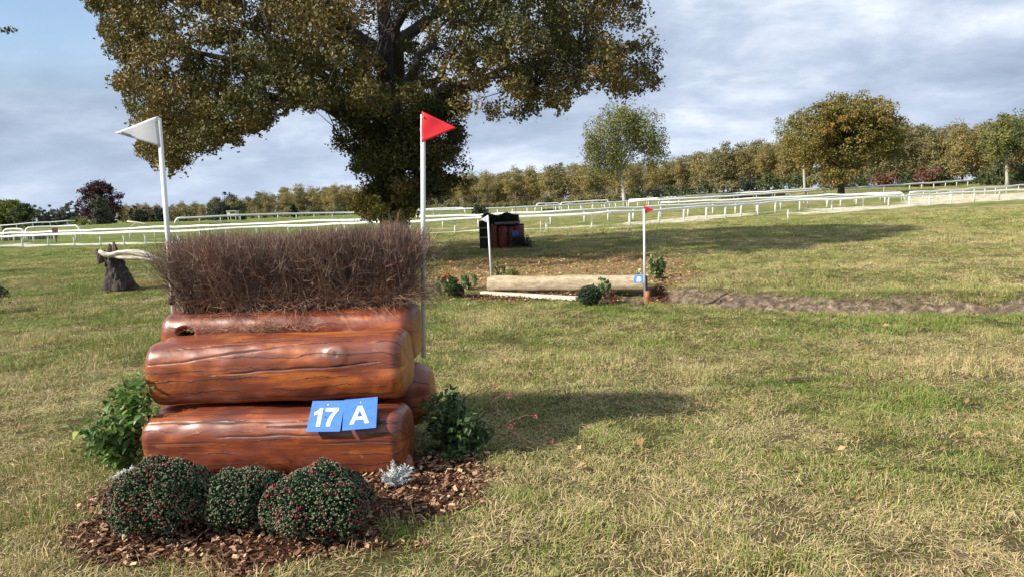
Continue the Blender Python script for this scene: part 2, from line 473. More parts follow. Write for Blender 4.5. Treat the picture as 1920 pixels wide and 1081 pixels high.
gm, t, b = newmat('turf_soil')
geo = t.n('ShaderNodeNewGeometry'); P = geo.outputs['Position']
base = turf_color(t)
sp = t.n('ShaderNodeSeparateXYZ'); t.l(P, sp.inputs[0])
fine = t.noise(P, 45, 8, 0.75)
nearf = t.step(sp.outputs[1], 34.0, 9.0)
soil = t.ramp(fine, [(0.3, (0.03, 0.022, 0.012)), (0.55, (0.10, 0.075, 0.038)), (0.7, (0.24, 0.19, 0.10))])
base = t.mix(t.math('MULTIPLY', nearf, 0.75), base, soil)
def attr(nm): return t.n('ShaderNodeAttribute', attribute_name=nm).outputs['Fac']
nd = t.noise(P, 9, 9, 0.7, 0.5)
dcol = t.ramp(nd, [(0.34, (0.07, 0.05, 0.038)), (0.47, (0.155, 0.112, 0.082)), (0.56, (0.26, 0.195, 0.14)), (0.66, (0.46, 0.375, 0.28))])
base = t.mix(attr('dirt'), base, dcol)
ns = t.noise(P, 1.6, 8, 0.7)
scol = t.ramp(ns, [(0.35, (0.40, 0.35, 0.22)), (0.55, (0.66, 0.60, 0.46)), (0.75, (0.74, 0.69, 0.56))])
sm = t.math('MULTIPLY', attr('sand'), t.step(t.noise(P, 0.9, 6, 0.7), 0.36, 0.5))
base = t.mix(sm, base, scol)
lcol = t.ramp(t.noise(P, 22, 4, 0.7), [(0.35, (0.14, 0.095, 0.05)), (0.5, (0.33, 0.20, 0.10)), (0.68, (0.50, 0.32, 0.16))])
base = t.mix(t.math('MULTIPLY', attr('litter'), 0.85), base, lcol)
mcol = t.ramp(t.noise(P, 60, 5, 0.7), [(0.35, (0.03, 0.016, 0.01)), (0.65, (0.13, 0.06, 0.032))])
base = t.mix(attr('mulch'), base, mcol)
t.l(base, b.inputs['Base Color'])
b.inputs['Roughness'].default_value = 0.95
b.inputs['Specular IOR Level'].default_value = 0.1
bn = t.noise(P, 14, 9, 0.75)
t.l(t.bump(bn, 1.0, 0.06), b.inputs['Normal'])
ground = obj('ground', fastmesh('ground', np.stack([X, Y, Z], 1), F, {'dirt': dirt, 'sand': sand, 'litter': lit, 'mulch': mul}, True), gm)
tag(ground, kind='structure')

# ------------------------------------------------------------------ tree making
def unit_clumps(n, lobes):
    """points spread through a union of ellipsoids, biased to their shells"""
    out = []
    wts = np.array([l[3] * l[4] * l[5] for l in lobes]) ** 0.67; wts /= wts.sum()
    for l, wgt in zip(lobes, wts):
        k = max(1, int(round(n * wgt)))
        d = rng.normal(size=(k, 3)); d /= np.linalg.norm(d, axis=1)[:, None]
        r = rng.random(k) ** 0.42
        out.append(np.array(l[:3]) + d * r[:, None] * np.array(l[3:6]))
    return np.concatenate(out)
def leaves_around(C, per, rad, droop=0.0):
    n = len(C)
    d = rng.normal(size=(n * per, 3)); d /= np.linalg.norm(d, axis=1)[:, None]
    r = rng.random(n * per) ** 0.45
    R = (rad * (0.6 + 0.8 * rng.random(n))).repeat(per)
    p = C.repeat(per, 0) + d * (r * R)[:, None] * np.array([1, 1, 0.75])
    if droop: p[:, 2] -= droop * rng.random(len(p)) ** 2 * R * 2
    tint = np.clip(rng.random(n).repeat(per) * 0.45 + rng.random(n * per) * 0.55, 0, 1)
    return p, tint
def crown_mesh(name, lobes, nclump, per, rad, leaf, droop=0.0, aspect=0.6):
    C = unit_clumps(nclump, lobes)
    p, tint = leaves_around(C, per, rad, droop)
    v, f = leafcloud(p, leaf, aspect)
    return fastmesh(name, v, f, {'rnd': tint.repeat(4)}), C
def trunk_mesh(name, h, r, C, nlimb=7, lean=(0, 0), split=0.35, n=7, twigs=40, seed=1):
    rr = random.Random(seed); m = MB()
    top = h * 0.8
    ax = lambda z: Vector((lean[0] * z / h + 0.02 * h * sin(z * 3 / h + seed), lean[1] * z / h + 0.015 * h * sin(z * 4 / h + seed * 2), z))
    zs = [top * i / 8 for i in range(9)]
    m.tube([ax(z) + Vector((0, 0, -0.15 if i == 0 else 0)) for i, z in enumerate(zs)], [r * (1.35 if i == 0 else 1) * (1 - 0.85 * i / 8) for i in range(9)], n, seed=seed, jag=0.1)
    idx = [rr.randrange(len(C)) for _ in range(nlimb + twigs)]
    for j, k in enumerate(idx):
        tgt = Vector(C[k]); big_ = j < nlimb
        z0 = min(top * 0.95, max(h * split * 0.8, tgt.z * (0.45 + 0.3 * rr.random())))
        a = ax(z0); mid = a.lerp(tgt, 0.5) + Vector((0, 0, 0.06 * h * rr.random()))
        r0 = r * (0.42 if big_ else 0.14)
        m.tube([a, a.lerp(mid, 0.5), mid, mid.lerp(tgt, 0.6), tgt], [r0, r0 * 0.8, r0 * 0.55, r0 * 0.35, r0 * 0.1], 5 if big_ else 3, caps=False)
    return m.mesh(name, True)

def tree(name, label, cat, px, Y, top_py, lobes, leafm, barkm, nclump, per, rad, leaf, tr, droop=0, nlimb=6, twigs=30, seed=1, lean=(0, 0), split=0.3, group=None, crown_name='crown'):
    x = at(px, 400, Y).x
    z0 = hgt(x, Y)
    h = at(px, top_py, Y).z - z0
    L = [(l[0] * h, l[1] * h, l[2] * h, l[3] * h, l[4] * h, l[5] * h) for l in lobes]
    root = thing(name, label, cat, (x, Y, z0), 0, group)
    cm, C = crown_mesh(crown_name, L, nclump, per, rad * h, leaf, droop)
    obj('trunk', trunk_mesh('trunk', h, tr, C, nlimb, lean, split, twigs=twigs, seed=seed), barkm, root)
    obj(crown_name, cm, leafm, root)
    return root

# ---- the big oak above the first fence
OX, OY = at(742, 450, 24).x, 24.0
KO = 24 / 22
SIL = [(145, -5), (160, 6), (182, 40), (198, 93), (212, 118), (216, 140), (206, 150), (232, 172), (227, 204), (250, 212), (245, 222), (262, 262), (247, 290), (272, 300), (297, 318), (330, 322), (350, 330),
       (345, 306), (373, 297), (382, 282), (408, 303), (418, 278), (449, 274), (470, 250), (500, 246), (513, 236), (520, 215), (548, 204), (595, 206), (622, 200), (640, 214), (624, 233), (645, 250), (615, 280),
       (660, 300), (647, 320), (690, 330), (671, 344), (690, 360), (665, 373), (671, 402), (700, 418), (715, 423), (758, 424), (782, 406), (799, 373), (840, 368), (860, 352), (893, 350), (880, 325), (898, 303), (880, 280), (863, 257), (875, 250),
       (868, 232), (893, 216), (903, 205), (916, 233), (926, 215), (939, 230), (945, 198), (955, 205), (963, 233), (985, 215), (1009, 222), (1025, 200), (1038, 198), (1062, 210), (1073, 175), (1092, 168), (1103, 140), (1120, 150), (1132, 181), (1150, 182),
       (1184, 190), (1200, 178), (1246, 172), (1236, 120), (1240, 88), (1225, 60), (1231, 35), (1215, 10), (1222, -20), (1190, -150), (1020, -300), (760, -380), (420, -330), (200, -160), (110, -70)]
HOLES = [(270, 140, 10), (350, 60, 9), (420, 90, 9), (455, 150, 9), (340, 200, 10), (400, 180, 9), (590, 60, 8), (830, 180, 13), (850, 140, 9), (1080, 60, 9), (1150, 60, 10), (1000, 30, 9), (1180, 140, 9), (1060, 160, 9), (640, 130, 8), (760, 200, 8), (300, 280, 8), (230, 60, 8),(385, 105, 16), (300, 70, 12), (330, 118, 14), (490, 105, 10), (505, 175, 13), (925, 170, 16), (900, 120, 12), (930, 140, 14), (1012, 150, 14), (1040, 110, 9), (860, 90, 9), (265, 190, 10), (560, 130, 9), (980, 90, 10), (310, 160, 9), (1120, 110, 9), (890, 180, 12), (960, 190, 12), (430, 220, 8), (700, 130, 6)]
def oak():
    root = thing('oak_tree', 'large spreading oak with brown and olive leaves leaning over the log fence', 'tree', (OX, OY, hgt(OX, OY)))
    off = np.array([OX, OY, hgt(OX, OY)])
    C = []
    while len(C) < 1650:
        k = 4000
        u = rng.random((k, 3))
        x = (-14 + u[:, 0] * 20) * KO; y = OY - 8 + u[:, 1] * 16; z = 1.6 + u[:, 2] * 11.2
        e = ((x + 4.1 * KO) / (9.4 * KO)) ** 2 + ((y - OY) / 7.8) ** 2
        dome = 12.2 * np.sqrt(np.clip(1 - e * 0.85, 0, 1))
        ok = (e < 1) & (z < dome)
        # the middle of a crown is bare: keep mostly its outer shell
        core = (e < 0.35) & (z > 6) & (z < dome - 2.2)
        ok &= ~(core & (rng.random(k) < 0.75))
        p = np.stack([x, y, z], 1)
        px, py = proj(p)
        ok &= inpoly(px + (vnoise(px / 15, py / 15) - .5) * 36, py + 7 + (vnoise(px / 13 + 9, py / 13) - .5) * 40, SIL)
        ok &= ~((px > 690) & (px < 835) & (py < 215) & (y < OY + 0.6) & (rng.random(k) < 0.72))
        low = (py > 205) & (px > 600) & (px < 905)
        ok &= ~low | (((x - OX) ** 2 + (y - OY) ** 2) < 2.6 ** 2)
        for hx, hy, hr in HOLES: ok &= ~(((px - hx) ** 2 + (py - hy) ** 2) < (hr * 1.5) ** 2) | (rng.random(k) < 0.06)
        C += list(p[ok])
    C = np.array(C[:1650])
    # skirt of shoots round the trunk
    K = []
    while len(K) < 190:
        k = 3000
        a = rng.random(k) * 2 * pi; r = np.sqrt(rng.random(k)) * 2.5; z = 0.95 + rng.random(k) * 4.2
        p = np.stack([OX + r * np.cos(a), OY + r * np.sin(a), z], 1)
        px, py = proj(p)
        ok = inpoly(px, py, SIL) & (r < 1.3 + 0.35 * z) & ((r > 1.0) | (rng.random(k) < 0.3))
        for hx, hy, hr in [(690, 300, 14), (655, 260, 10), (700, 260, 9), (830, 250, 13), (850, 285, 9), (820, 300, 9), (730, 330, 9), (680, 345, 9), (850, 225, 10), (770, 270, 8), (720, 230, 8)]: ok &= ((px - hx) ** 2 + (py - hy) ** 2) > hr ** 2
        K += list(p[ok])
    K = np.array(K[:190])
    def grow(Cc, per, rad, leaf, mat, nm, jit):
        p, tint = leaves_around(Cc, per, rad, 0.25)
        px, py = proj(p)
        j = rng.normal(size=(2, len(p))) * jit
        ok = inpoly(px + j[0] + (vnoise(px / 8, py / 8) - .5) * 22, py + j[1] + (vnoise(px / 8 + 5, py / 8) - .5) * 24, SIL)
        for hx, hy, hr in HOLES: ok &= ~((((px - hx) + j[0]) ** 2 + (py - hy + j[1]) ** 2) < (hr * 0.85) ** 2) | (rng.random(len(p)) < 0.08)
        p = p[ok]; tint = tint[ok]
        v, f = leafcloud(p - off, leaf, 0.62, 0.2)
        return obj(nm, fastmesh(nm, v, f, {'rnd': tint.repeat(4)}), mat, root), p
    Ca = C
    cr_, pts = grow(Ca, 165, 0.41, 0.098, MAT['oak'], 'crown', 5)
    sk_, pk = grow(K, 150, 0.36, 0.10, MAT['ivy'], 'trunk_shoots', 5)
    low = []  # yellow clumps: sunlight on the skirt's lower left, put into the leaf colour
    for px_, py_, dy_ in [(690, 395, -1.5), (705, 408, -1.7), (725, 412, -1.6), (742, 405, -1.8), (680, 375, -1.4), (672, 392, -1.2), (752, 415, -1.6), (700, 372, -1.6), (765, 402, -1.5), (718, 390, -1.8)]:
        low += [tuple(np.array(at(px_ + rnd.uniform(-8, 8), py_ + rnd.uniform(-6, 6), OY + dy_))) for _ in range(3)]
    p, tint = leaves_around(np.array(low), 90, 0.22)
    v, f = leafcloud(p - off, 0.11, 0.65)
    obj('sunlit_yellow_shoots', fastmesh('sunlit_yellow_shoots', v, f, {'rnd': tint.repeat(4)}), leafmat('sunlit_yellow_leaf', [(0, (0.12, 0.11, 0.02)), (0.5, (0.30, 0.25, 0.05)), (1, (0.48, 0.38, 0.12))], 0.5, 0.2), root)
    # the loose twig at the left edge of the picture
    tw = np.array([at(p[0], p[1], OY) for p in [(4, 58), (14, 56), (24, 57), (-12, 52), (-28, 46), (-45, 38), (-70, 25), (-60, 60), (-100, 20), (-130, 0)]])
    p, tint = leaves_around(tw, 14, 0.16)
    v, f = leafcloud(p - off, 0.12, 0.6)
    obj('twig_leaves', fastmesh('twig_leaves', v, f, {'rnd': tint.repeat(4)}), MAT['oak'], root)
    # wood
    m = MB()
    ax = [(0, 0, -0.3), (0.0, 0, 0.4), (-0.05, 0, 1.5), (0.05, 0.05, 3), (0.15, 0.1, 4.5), (0.1, 0.2, 6.5), (0.0, 0.1, 8.5), (-0.2, 0, 10.6)]
    m.tube(ax, [0.75, 0.52, 0.42, 0.40, 0.36, 0.27, 0.17, 0.06], 14, jag=0.10, seed=4)
    rr = random.Random(5)
    limbs = []
    for z0, tgt in [(3.4, (3.2, -1.2, 7.2)), (3.6, (-4.2, -1.6, 7.4)), (4.0, (6.2, 0.6, 6.5)), (4.2, (-7.8, 0.4, 7.2)), (4.6, (2.0, 3.8, 8.4)), (4.8, (-3.0, 4.0, 8.8)),
                    (5.2, (1.6, -4.2, 8.8)), (5.6, (-2.8, -4.4, 9.0)), (6.4, (4.6, 2.6, 9.6)), (6.4, (-6.2, -2.4, 9.4)), (7.0, (0.8, 0.6, 11.4)), (3.8, (4.6, -2.4, 4.9)), (3.9, (-6.0, -2.6, 4.4)), (2.6, (1.5, -0.6, 4.4)), (2.2, (-1.3, -0.9, 3.6))]:
        a = Vector((0.1, 0.1, z0)); tgt = Vector(tgt)
        pts_ = []
        for i in range(9):
            s = i / 8
            q = a.lerp(tgt, s) + Vector((0, 0, 0.9 * sin(pi * s) * (0.4 if tgt.z > 6 else 1.0)))
            if 0 < i < 8: q += Vector((rr.uniform(-.22, .22), rr.uniform(-.22, .22), rr.uniform(-.18, .18)))
            pts_.append(q)
        r0 = 0.22 if tgt.length > 7 else 0.13
        m.tube(pts_, [r0 * (1 - 0.88 * i / 8) for i in range(9)], 7, caps=False, jag=0.12, seed=int(z0 * 10))
        limbs += pts_[2:]
    LB = np.array([tuple(q) for q in limbs])
    for k in range(0, len(C), 2):
        c = C[k] - off
        j = np.argmin(((LB - c) ** 2).sum(1)); a = Vector(LB[j]); q = Vector(c)
        mid = a.lerp(q, 0.5) + Vector((rr.uniform(-.2, .2), rr.uniform(-.2, .2), rr.uniform(0, .3)))
        m.tube([a, mid, q], [0.026, 0.015, 0.005], 3, caps=False)
    a = Vector((-9.5, 0.2, 7.9)); prev = a
    a = Vector((-7.5, 0.2, 9.3))
    path = [a, Vector((-10.5, 0.2, 9.9)), Vector((-14.0, 0.2, 9.8)), Vector((-16.5, 0.1, 8.9)), Vector(tw[9] - off), Vector(tw[4] - off), Vector(tw[2] - off)]
    m.tube(path, [0.05, 0.045, 0.04, 0.03, 0.02, 0.008, 0.004], 4, caps=False)
    m.build('trunk', MAT['bark'], root, True)
oak()

# ---- single trees in the distance
ROUND = [(0, 0, 0.60, 0.42, 0.42, 0.36), (-0.30, 0, 0.52, 0.28, 0.28, 0.26), (0.32, 0, 0.50, 0.26, 0.26, 0.24), (0, 0, 0.78, 0.26, 0.26, 0.20)]
tree('birch_tree', 'tall pale green birch with a white trunk standing alone behind the rails', 'tree', 1172, 118, 185,
     [(-0.10, 0, 0.70, 0.30, 0.26, 0.24), (0.20, 0, 0.72, 0.21, 0.22, 0.21), (-0.24, 0, 0.52, 0.18, 0.18, 0.13), (0.28, 0.0, 0.56, 0.13, 0.13, 0.14), (0.0, 0, 0.88, 0.16, 0.16, 0.11), (-0.06, 0, 0.45, 0.14, 0.14, 0.08)],
     MAT['birch'], MAT['birchbark'], 300, 66, 0.052, 0.31, 0.34, 1.6, 8, 60, 3, (-0.6, 0), 0.25)
tree('autumn_oak_tree', 'broad rounded oak with orange and olive autumn crown above the right rails', 'tree', 1580, 112, 170,
     [(0.05, 0, 0.60, 0.47, 0.42, 0.34), (-0.32, 0, 0.50, 0.26, 0.3, 0.26), (0.38, 0, 0.52, 0.25, 0.3, 0.24), (0.04, 0, 0.80, 0.30, 0.26, 0.18), (-0.12, -0.15, 0.17, 0.17, 0.15, 0.09), (0.25, 0, 0.72, 0.27, 0.26, 0.2), (-0.15, 0, 0.72, 0.27, 0.26, 0.2)],
     MAT['oakfar'], MAT['bark'], 560, 70, 0.066, 0.36, 0.45, 0, 9, 50, 5)
tree('birch_tree', 'thin grey birch half hidden behind the left side of the autumn oak', 'tree', 1508, 128, 198,
     [(-0.20, 0, 0.78, 0.13, 0.13, 0.17), (-0.05, 0, 0.82, 0.12, 0.12, 0.14), (-0.12, 0, 0.6, 0.14, 0.12, 0.12)],
     MAT['birch'], MAT['birchbark'], 70, 50, 0.05, 0.3, 0.26, 0.8, 5, 40, 7, (-1.2, 0))
tree('birch_tree', 'green birch with two white stems near the right edge of the photo', 'tree', 1885, 122, 205,
     [(0, 0, 0.70, 0.30, 0.3, 0.24), (-0.18, 0, 0.55, 0.18, 0.18, 0.16), (0.2, 0, 0.58, 0.2, 0.2, 0.18)],
     MAT['birch'], MAT['birchbark'], 170, 60, 0.07, 0.34, 0.28, 0.6, 6, 30, 9)
tree('oak_tree', 'darker green tree cut off by the right edge of the photo', 'tree', 2035, 100, 120,
     ROUND, MAT['green'], MAT['bark'], 300, 60, 0.075, 0.36, 0.4, 0, 8, 30, 10)
tree('copper_beech', 'dark purple beech with a domed crown in the left distance', 'tree', 191, 150, 339,
     [(0, 0, 0.58, 0.42, 0.42, 0.38), (0, 0, 0.3, 0.44, 0.4, 0.28), (0, 0, 0.8, 0.27, 0.27, 0.2)], MAT['purple'], MAT['bark'], 230, 60, 0.09, 0.36, 0.4, 0, 5, 10, 11, split=0.1)
tree('field_maple', 'dull green tree growing in front of the purple beech', 'tree', 188, 140, 358,
     [(0, 0, 0.52, 0.24, 0.24, 0.44), (0.1, 0, 0.3, 0.2, 0.2, 0.26)], MAT['greyish'], MAT['bark'], 120, 50, 0.08, 0.32, 0.25, 0, 4, 10, 12, split=0.1)
tree('lime_tree', 'yellow green tree at the left edge of the photo', 'tree', 18, 150, 370,
     ROUND + [(-0.1, 0, 0.3, 0.4, 0.3, 0.25)], MAT['yellowgreen'], MAT['bark'], 220, 55, 0.09, 0.36, 0.3, 0, 5, 20, 13, split=0.1)
tree('lime_tree', 'thin dark green tree beside the yellow green tree at left', 'tree', 46, 146, 378,
     ROUND + [(0.1, 0, 0.25, 0.4, 0.3, 0.22)], MAT['green'], MAT['bark'], 130, 50, 0.09, 0.3, 0.25, 0, 5, 25, 14, split=0.1)
for i, (px, Yd, top, lab) in enumerate([(82, 190, 385, 'grey green pointed tree, leftmost of the pale group left of the purple beech'), (98, 195, 381, 'grey green tree, second from left in the pale group left of the purple beech'), (116, 180, 375, 'grey green tree, middle of the pale group left of the purple beech'),
                                        (132, 185, 374, 'grey green tree, fourth from left in the pale group left of the purple beech'), (146, 188, 380, 'grey green tree nearest the purple beech on its left')]):
    tree('poplar_tree', lab, 'tree', px, Yd, top, [(0, 0, 0.5, 0.2, 0.2, 0.48), (0.1, 0, 0.3, 0.24, 0.2, 0.28), (-0.1, 0, 0.28, 0.22, 0.2, 0.26)], MAT['greyish'], MAT['greybark'], 70, 40, 0.08, 0.4, 0.22, 0, 4, 20, 20 + i, split=0.1, group='pale trees left of the purple beech')
for i, (px, Yd, top, wd, mt, lab) in enumerate([(263, 200, 383, 0.55, 'darkgreen', 'dark round evergreen, nearer the purple beech of the two dark evergreens'), (298, 200, 384, 0.45, 'darkgreen', 'dark round evergreen just left of the white flag pole'),
                                                (246, 210, 390, 0.5, 'autumn2', 'small olive tree between purple beech and dark evergreen'), (425, 190, 360, 0.42, 'darkgreen', 'tallest dark green tree above the white lookout tower'),
                                                (402, 186, 378, 0.5, 'greyish', 'dull dark tree left of the white lookout tower'), (448, 188, 374, 0.4, 'green', 'dull green tree just right of the white lookout tower'),
                                                (552, 225, 380, 0.18, 'darkgreen', 'narrow dark ivy column in the far wood'), (345, 205, 384, 0.7, 'autumn2', 'low olive tree right of the white flag pole'), (900, 90, 376, 0.5, 'darkgreen', 'small dark shrub behind the far brush fence')]):
    tree('evergreen_tree' if mt == 'darkgreen' else 'broadleaf_tree', lab, 'tree' if px != 900 else 'shrub', px, Yd, top,
         [(0, 0, 0.55, wd, wd, 0.42), (0, 0, 0.25, wd, wd, 0.25)], MAT[mt], MAT['bark'], 60, 45, 0.13, 0.40 if px != 900 else 0.15, 0.25 if px != 900 else 0.05, 0, 3, 8, 40 + i, split=0.1)
tree('round_bush', 'light yellow green bush at the foot of the purple beech', 'bush', 152, 140, 406, [(0, 0, 0.5, 1.2, 0.8, 0.5)], MAT['yellowgreen'], MAT['bark'], 50, 40, 0.2, 0.2, 0.05, 0, 2, 4, 60, split=0.1)

_x, _y = -29.5, 21.0
pr = thing('poplar_tree', 'slender poplar outside the left of the photo, throwing a thin shadow on the turf', 'tree', (_x, _y, hgt(_x, _y)))
_cm, _C = crown_mesh('crown', [(0, 0, 5.6, 0.7, 0.7, 4.2)], 90, 60, 0.4, 0.13)
obj('trunk', trunk_mesh('trunk', 10, 0.16, _C, 4, (0, 0), 0.2, twigs=15, seed=99), MAT['greybark'], pr)
obj('crown', _cm, MAT['yellowgreen'], pr)
# ---- the plantation: rows of alike trees copied from a few
protos = []
for k in range(8):
    Hh = 12.0
    mt = [MAT['autumn'], MAT['autumn'], MAT['autumn2'], MAT['autumn']][k % 4]
    s_ = rng.random(8)
    L = [(0, 0, 8.6, 2.6 + s_[0], 2.6, 2.6 + s_[1]), (1.2, 0.3, 7.0, 1.9, 2.0, 1.7 + s_[2]), (-1.3, 0, 6.8, 1.9, 1.9, 1.6 + s_[3]), (0.3, 0, 10.6, 1.3 + s_[4], 1.3, 1.1 + s_[5]), (0.2, 0, 4.4, 2.4, 2.2, 2.2), (-0.3, 0, 2.4, 2.0, 2.0, 1.4)]
    cm, C = crown_mesh('crown', L, 100, 38, 1.05, 0.40)
    tm = trunk_mesh('trunk', Hh, 0.20, C, 7, (rnd.uniform(-.8, .8), 0), 0.25, n=6, twigs=28, seed=k + 70)
    cm.materials.append(mt); tm.materials.append([MAT['greybark'], MAT['birchbark']][k % 2])
    protos.append((cm, tm))
# top line of the wood in the picture: px -> py, and how far away
TL = [(225, 392, 300), (340, 382, 290), (450, 372, 275), (520, 358, 262), (660, 350, 250), (880, 328, 225), (960, 322, 220), (1050, 315, 210), (1250, 303, 190), (1330, 285, 182), (1400, 270, 175), (1500, 262, 168), (1600, 250, 160), (1700, 240, 152), (1800, 238, 145), (1860, 225, 140), (1980, 215, 132), (2100, 205, 125)]
nt = 0
px = 225.0
k = 0
while px < 2100:
    top = np.interp(px, [a[0] for a in TL], [a[1] for a in TL]); Yd = np.interp(px, [a[0] for a in TL], [a[2] for a in TL])
    for row in range(3):
        Y_ = Yd + row * 9 + rnd.uniform(-3, 3)
        pxx = px + rnd.uniform(-8, 8) + row * 9
        x = at(pxx, 400, Y_).x; z0 = hgt(x, Y_)
        h = at(pxx, top + rnd.uniform(-7, 8) - row * 1, Y_).z - z0
        cm, tm = protos[rnd.randrange(8)]
        sc = h / 12.0
        g = 'autumn trees of the plantation wood behind the rails'
        r = thing('plantation_tree', 'brown and ochre autumn tree in the long plantation wood behind the rails', 'tree', (x, Y_, z0), rnd.uniform(0, 6.28), g)
        r.scale = (sc * rnd.uniform(1.0, 1.4), sc * 1.1, sc)
        obj('trunk', tm, None, r); obj('crown', cm, None, r)
        nt += 1
    px += 4.1 * FPX / Yd

# understorey bushes along the foot of the wood
bproto = {}
for kk, mt in (('green', MAT['green']), ('rust', MAT['rust']), ('autumn2', MAT['autumn2']), ('darkgreen', MAT['darkgreen'])):
    cm, C = crown_mesh('foliage', [(0, 0, 0.9, 1.8, 1.3, 1.0), (0.9, 0, 0.7, 1.2, 1.0, 0.8)], 26, 45, 0.55, 0.26)
    cm.materials.append(mt); bproto[kk] = cm
px = 240
while px < 2060:
    Yd = np.interp(px, [a[0] for a in TL], [a[2] for a in TL]) - 8
    kk = rnd.choice(['green', 'autumn2', 'autumn2', 'green', 'darkgreen']) if not 1540 < px < 1730 else rnd.choice(['rust', 'rust', 'green'])
    if px < 1200: kk = rnd.choice(['autumn2', 'autumn2', 'autumn2', 'green'])
    x = at(px, 400, Yd).x
    s = rnd.uniform(1.0, 1.7) * (1.25 if px > 1200 else 1.0)
    lab = {'green': 'green bush in the hedge line at the foot of the plantation', 'rust': 'rust red bush at the foot of the wood right of the autumn oak', 'autumn2': 'olive brown bush at the foot of the plantation', 'darkgreen': 'dark evergreen bush at the foot of the plantation'}[kk]
    r = thing('hedge_bush', lab, 'bush', (x, Yd + rnd.uniform(-2, 2), hgt(x, Yd) - 0.1), rnd.uniform(-0.5, 0.5), {'green': 'green bushes', 'rust': 'rust red bushes', 'autumn2': 'olive bushes', 'darkgreen': 'dark evergreen bushes'}[kk] + ' at the foot of the wood')
    r.scale = (s, s, s * rnd.uniform(0.7, 1.15))
    obj('foliage', bproto[kk], None, r)
    px += 2.7 * s * FPX / Yd

# ------------------------------------------------------------------ running rails
def fpath(pts): return [Vector((at(px, 400, Yd).x, Yd, 0)) for px, Yd in pts]
def resample(pts, d):
    out = [pts[0].copy()]; acc = 0
    for a, b in zip(pts, pts[1:]):
        L = (b - a).length; s = d - acc
        while s <= L:
            out.append(a.lerp(b, s / L)); s += d
        acc = L - (s - d)
    return out
def smoothpath(pts, n=12):
    out = []
    for i in range(len(pts) - 1):
        p0 = pts[max(i - 1, 0)]; p1 = pts[i]; p2 = pts[i + 1]; p3 = pts[min(i + 2, len(pts) - 1)]
        for k in range(n):
            t_ = k / n
            out.append(0.5 * ((2 * p1) + (p2 - p0) * t_ + (2 * p0 - 5 * p1 + 4 * p2 - p3) * t_ ** 2 + (3 * p1 - p0 - 3 * p2 + p3) * t_ ** 3))
    out.append(pts[-1].copy())
    return out
def rail_fence(label, pts, h=0.82, spacing=2.55, r=0.065, endcurve=(False, False), wire=False, arm=0.16, pr=0.045, smooth=True, seed=0):
    rr = random.Random(seed)
    path = smoothpath(fpath(pts)) if smooth else fpath(pts)
    P = resample(path, spacing)
    root = thing('rail_fence', label, 'fence', (P[0].x, P[0].y, hgt(P[0].x, P[0].y)), 0, None)
    o = root.location.copy()
    sag = [rr.uniform(-0.025, 0.025) for _ in P]
    fine_ = resample(path, spacing / 2)
    rp = [Vector((q.x, q.y, hgt(q.x, q.y) + h + 0.012 * sin(i * 1.7 + seed))) - o for i, q in enumerate(fine_)]
    if endcurve[0]: rp = [rp[0] + Vector((-0.5, 0, -h * 0.95)), rp[0] + Vector((-0.42, 0, -h * 0.45)), rp[0] + Vector((-0.15, 0, -0.08))] + rp
    if endcurve[1]: rp = rp + [rp[-1] + Vector((0.15, 0, -0.08)), rp[-1] + Vector((0.42, 0, -h * 0.45)), rp[-1] + Vector((0.5, 0, -h * 0.95))]
    m = MB(); m.tube(rp, r, 10); m.build('rail', MAT['white'], root, True)
    for i, q in enumerate(P):
        a = (P[min(i + 1, len(P) - 1)] - P[max(i - 1, 0)]).normalized(); nrm = Vector((-a.y, a.x, 0))
        g = Vector((q.x, q.y, hgt(q.x, q.y))) - o + nrm * arm
        top = Vector((q.x, q.y, hgt(q.x, q.y) + h)) - o
        tilt = a * rr.uniform(-0.03, 0.03)
        m = MB()
        m.tube([g + Vector((0, 0, -0.1)), g + tilt + Vector((0, 0, h * 0.62)), g.lerp(top, 0.25) + tilt + Vector((0, 0, h * 0.62)), top + Vector((0, 0, -0.03))], [pr, pr, pr, pr * 0.9], 6)
        m.build('post', MAT['white'], root, True)
    if wire:
        m = MB(); wp = [Vector((q.x, q.y, hgt(q.x, q.y) + 0.13)) - o for q in P]; m.tube(wp, 0.012, 4); m.build('low_cord', MAT['white'], root)
    return root
def basepts(lst):
    out = []
    for px, py in lst:
        p = gr(px, py); out.append((p.x, p.y))
    return out
def at_x(px, py):
    p = gr(px, py); return p
N1 = [(-160, 470), (27, 464.5), (188, 460.5), (279, 459.5), (400, 455), (502, 450), (660, 445.5), (812, 441.5), (983, 433.5), (1159, 425), (1332, 411), (1414, 403), (1492, 397), (1637, 390), (1766, 382), (1867, 376.5), (1960, 372), (2060, 367)]
def fp(lst): return [(px, gr(px, py).y) for px, py in lst]
_at = at
rail_fence('nearest long white running rail, crossing the whole photo just behind the log fence', fp(N1), 0.80, 2.55, 0.085, wire=True, seed=1, pr=0.062)
N2 = [(-150, 460), (125, 452), (258, 447), (400, 443), (560, 437), (700, 433), (856, 427), (1062, 419), (1180, 411), (1330, 402), (1440, 395), (1535, 390), (1611, 384.5), (1700, 381)]
rail_fence('second long white rail running close behind the nearest one', fp(N2), 0.84, 2.6, 0.09, seed=2, pr=0.08)
rail_fence('far white rail curving in from left of the oak trunk', [(333, 108), (420, 112), (530, 118), (665, 124), (800, 122)], 0.9, 3.0, 0.14, (True, False), seed=3, pr=0.08)
rail_fence('short stretch of far white rail visible just right of the oak trunk', [(765, 104), (830, 106), (892, 107)], 0.95, 1.9, 0.14, (False, True), seed=4, pr=0.08)
rail_fence('second short far rail behind the one right of the oak trunk', [(740, 118), (800, 118), (868, 119)], 1.05, 2.4, 0.14, (False, True), seed=5, pr=0.08)
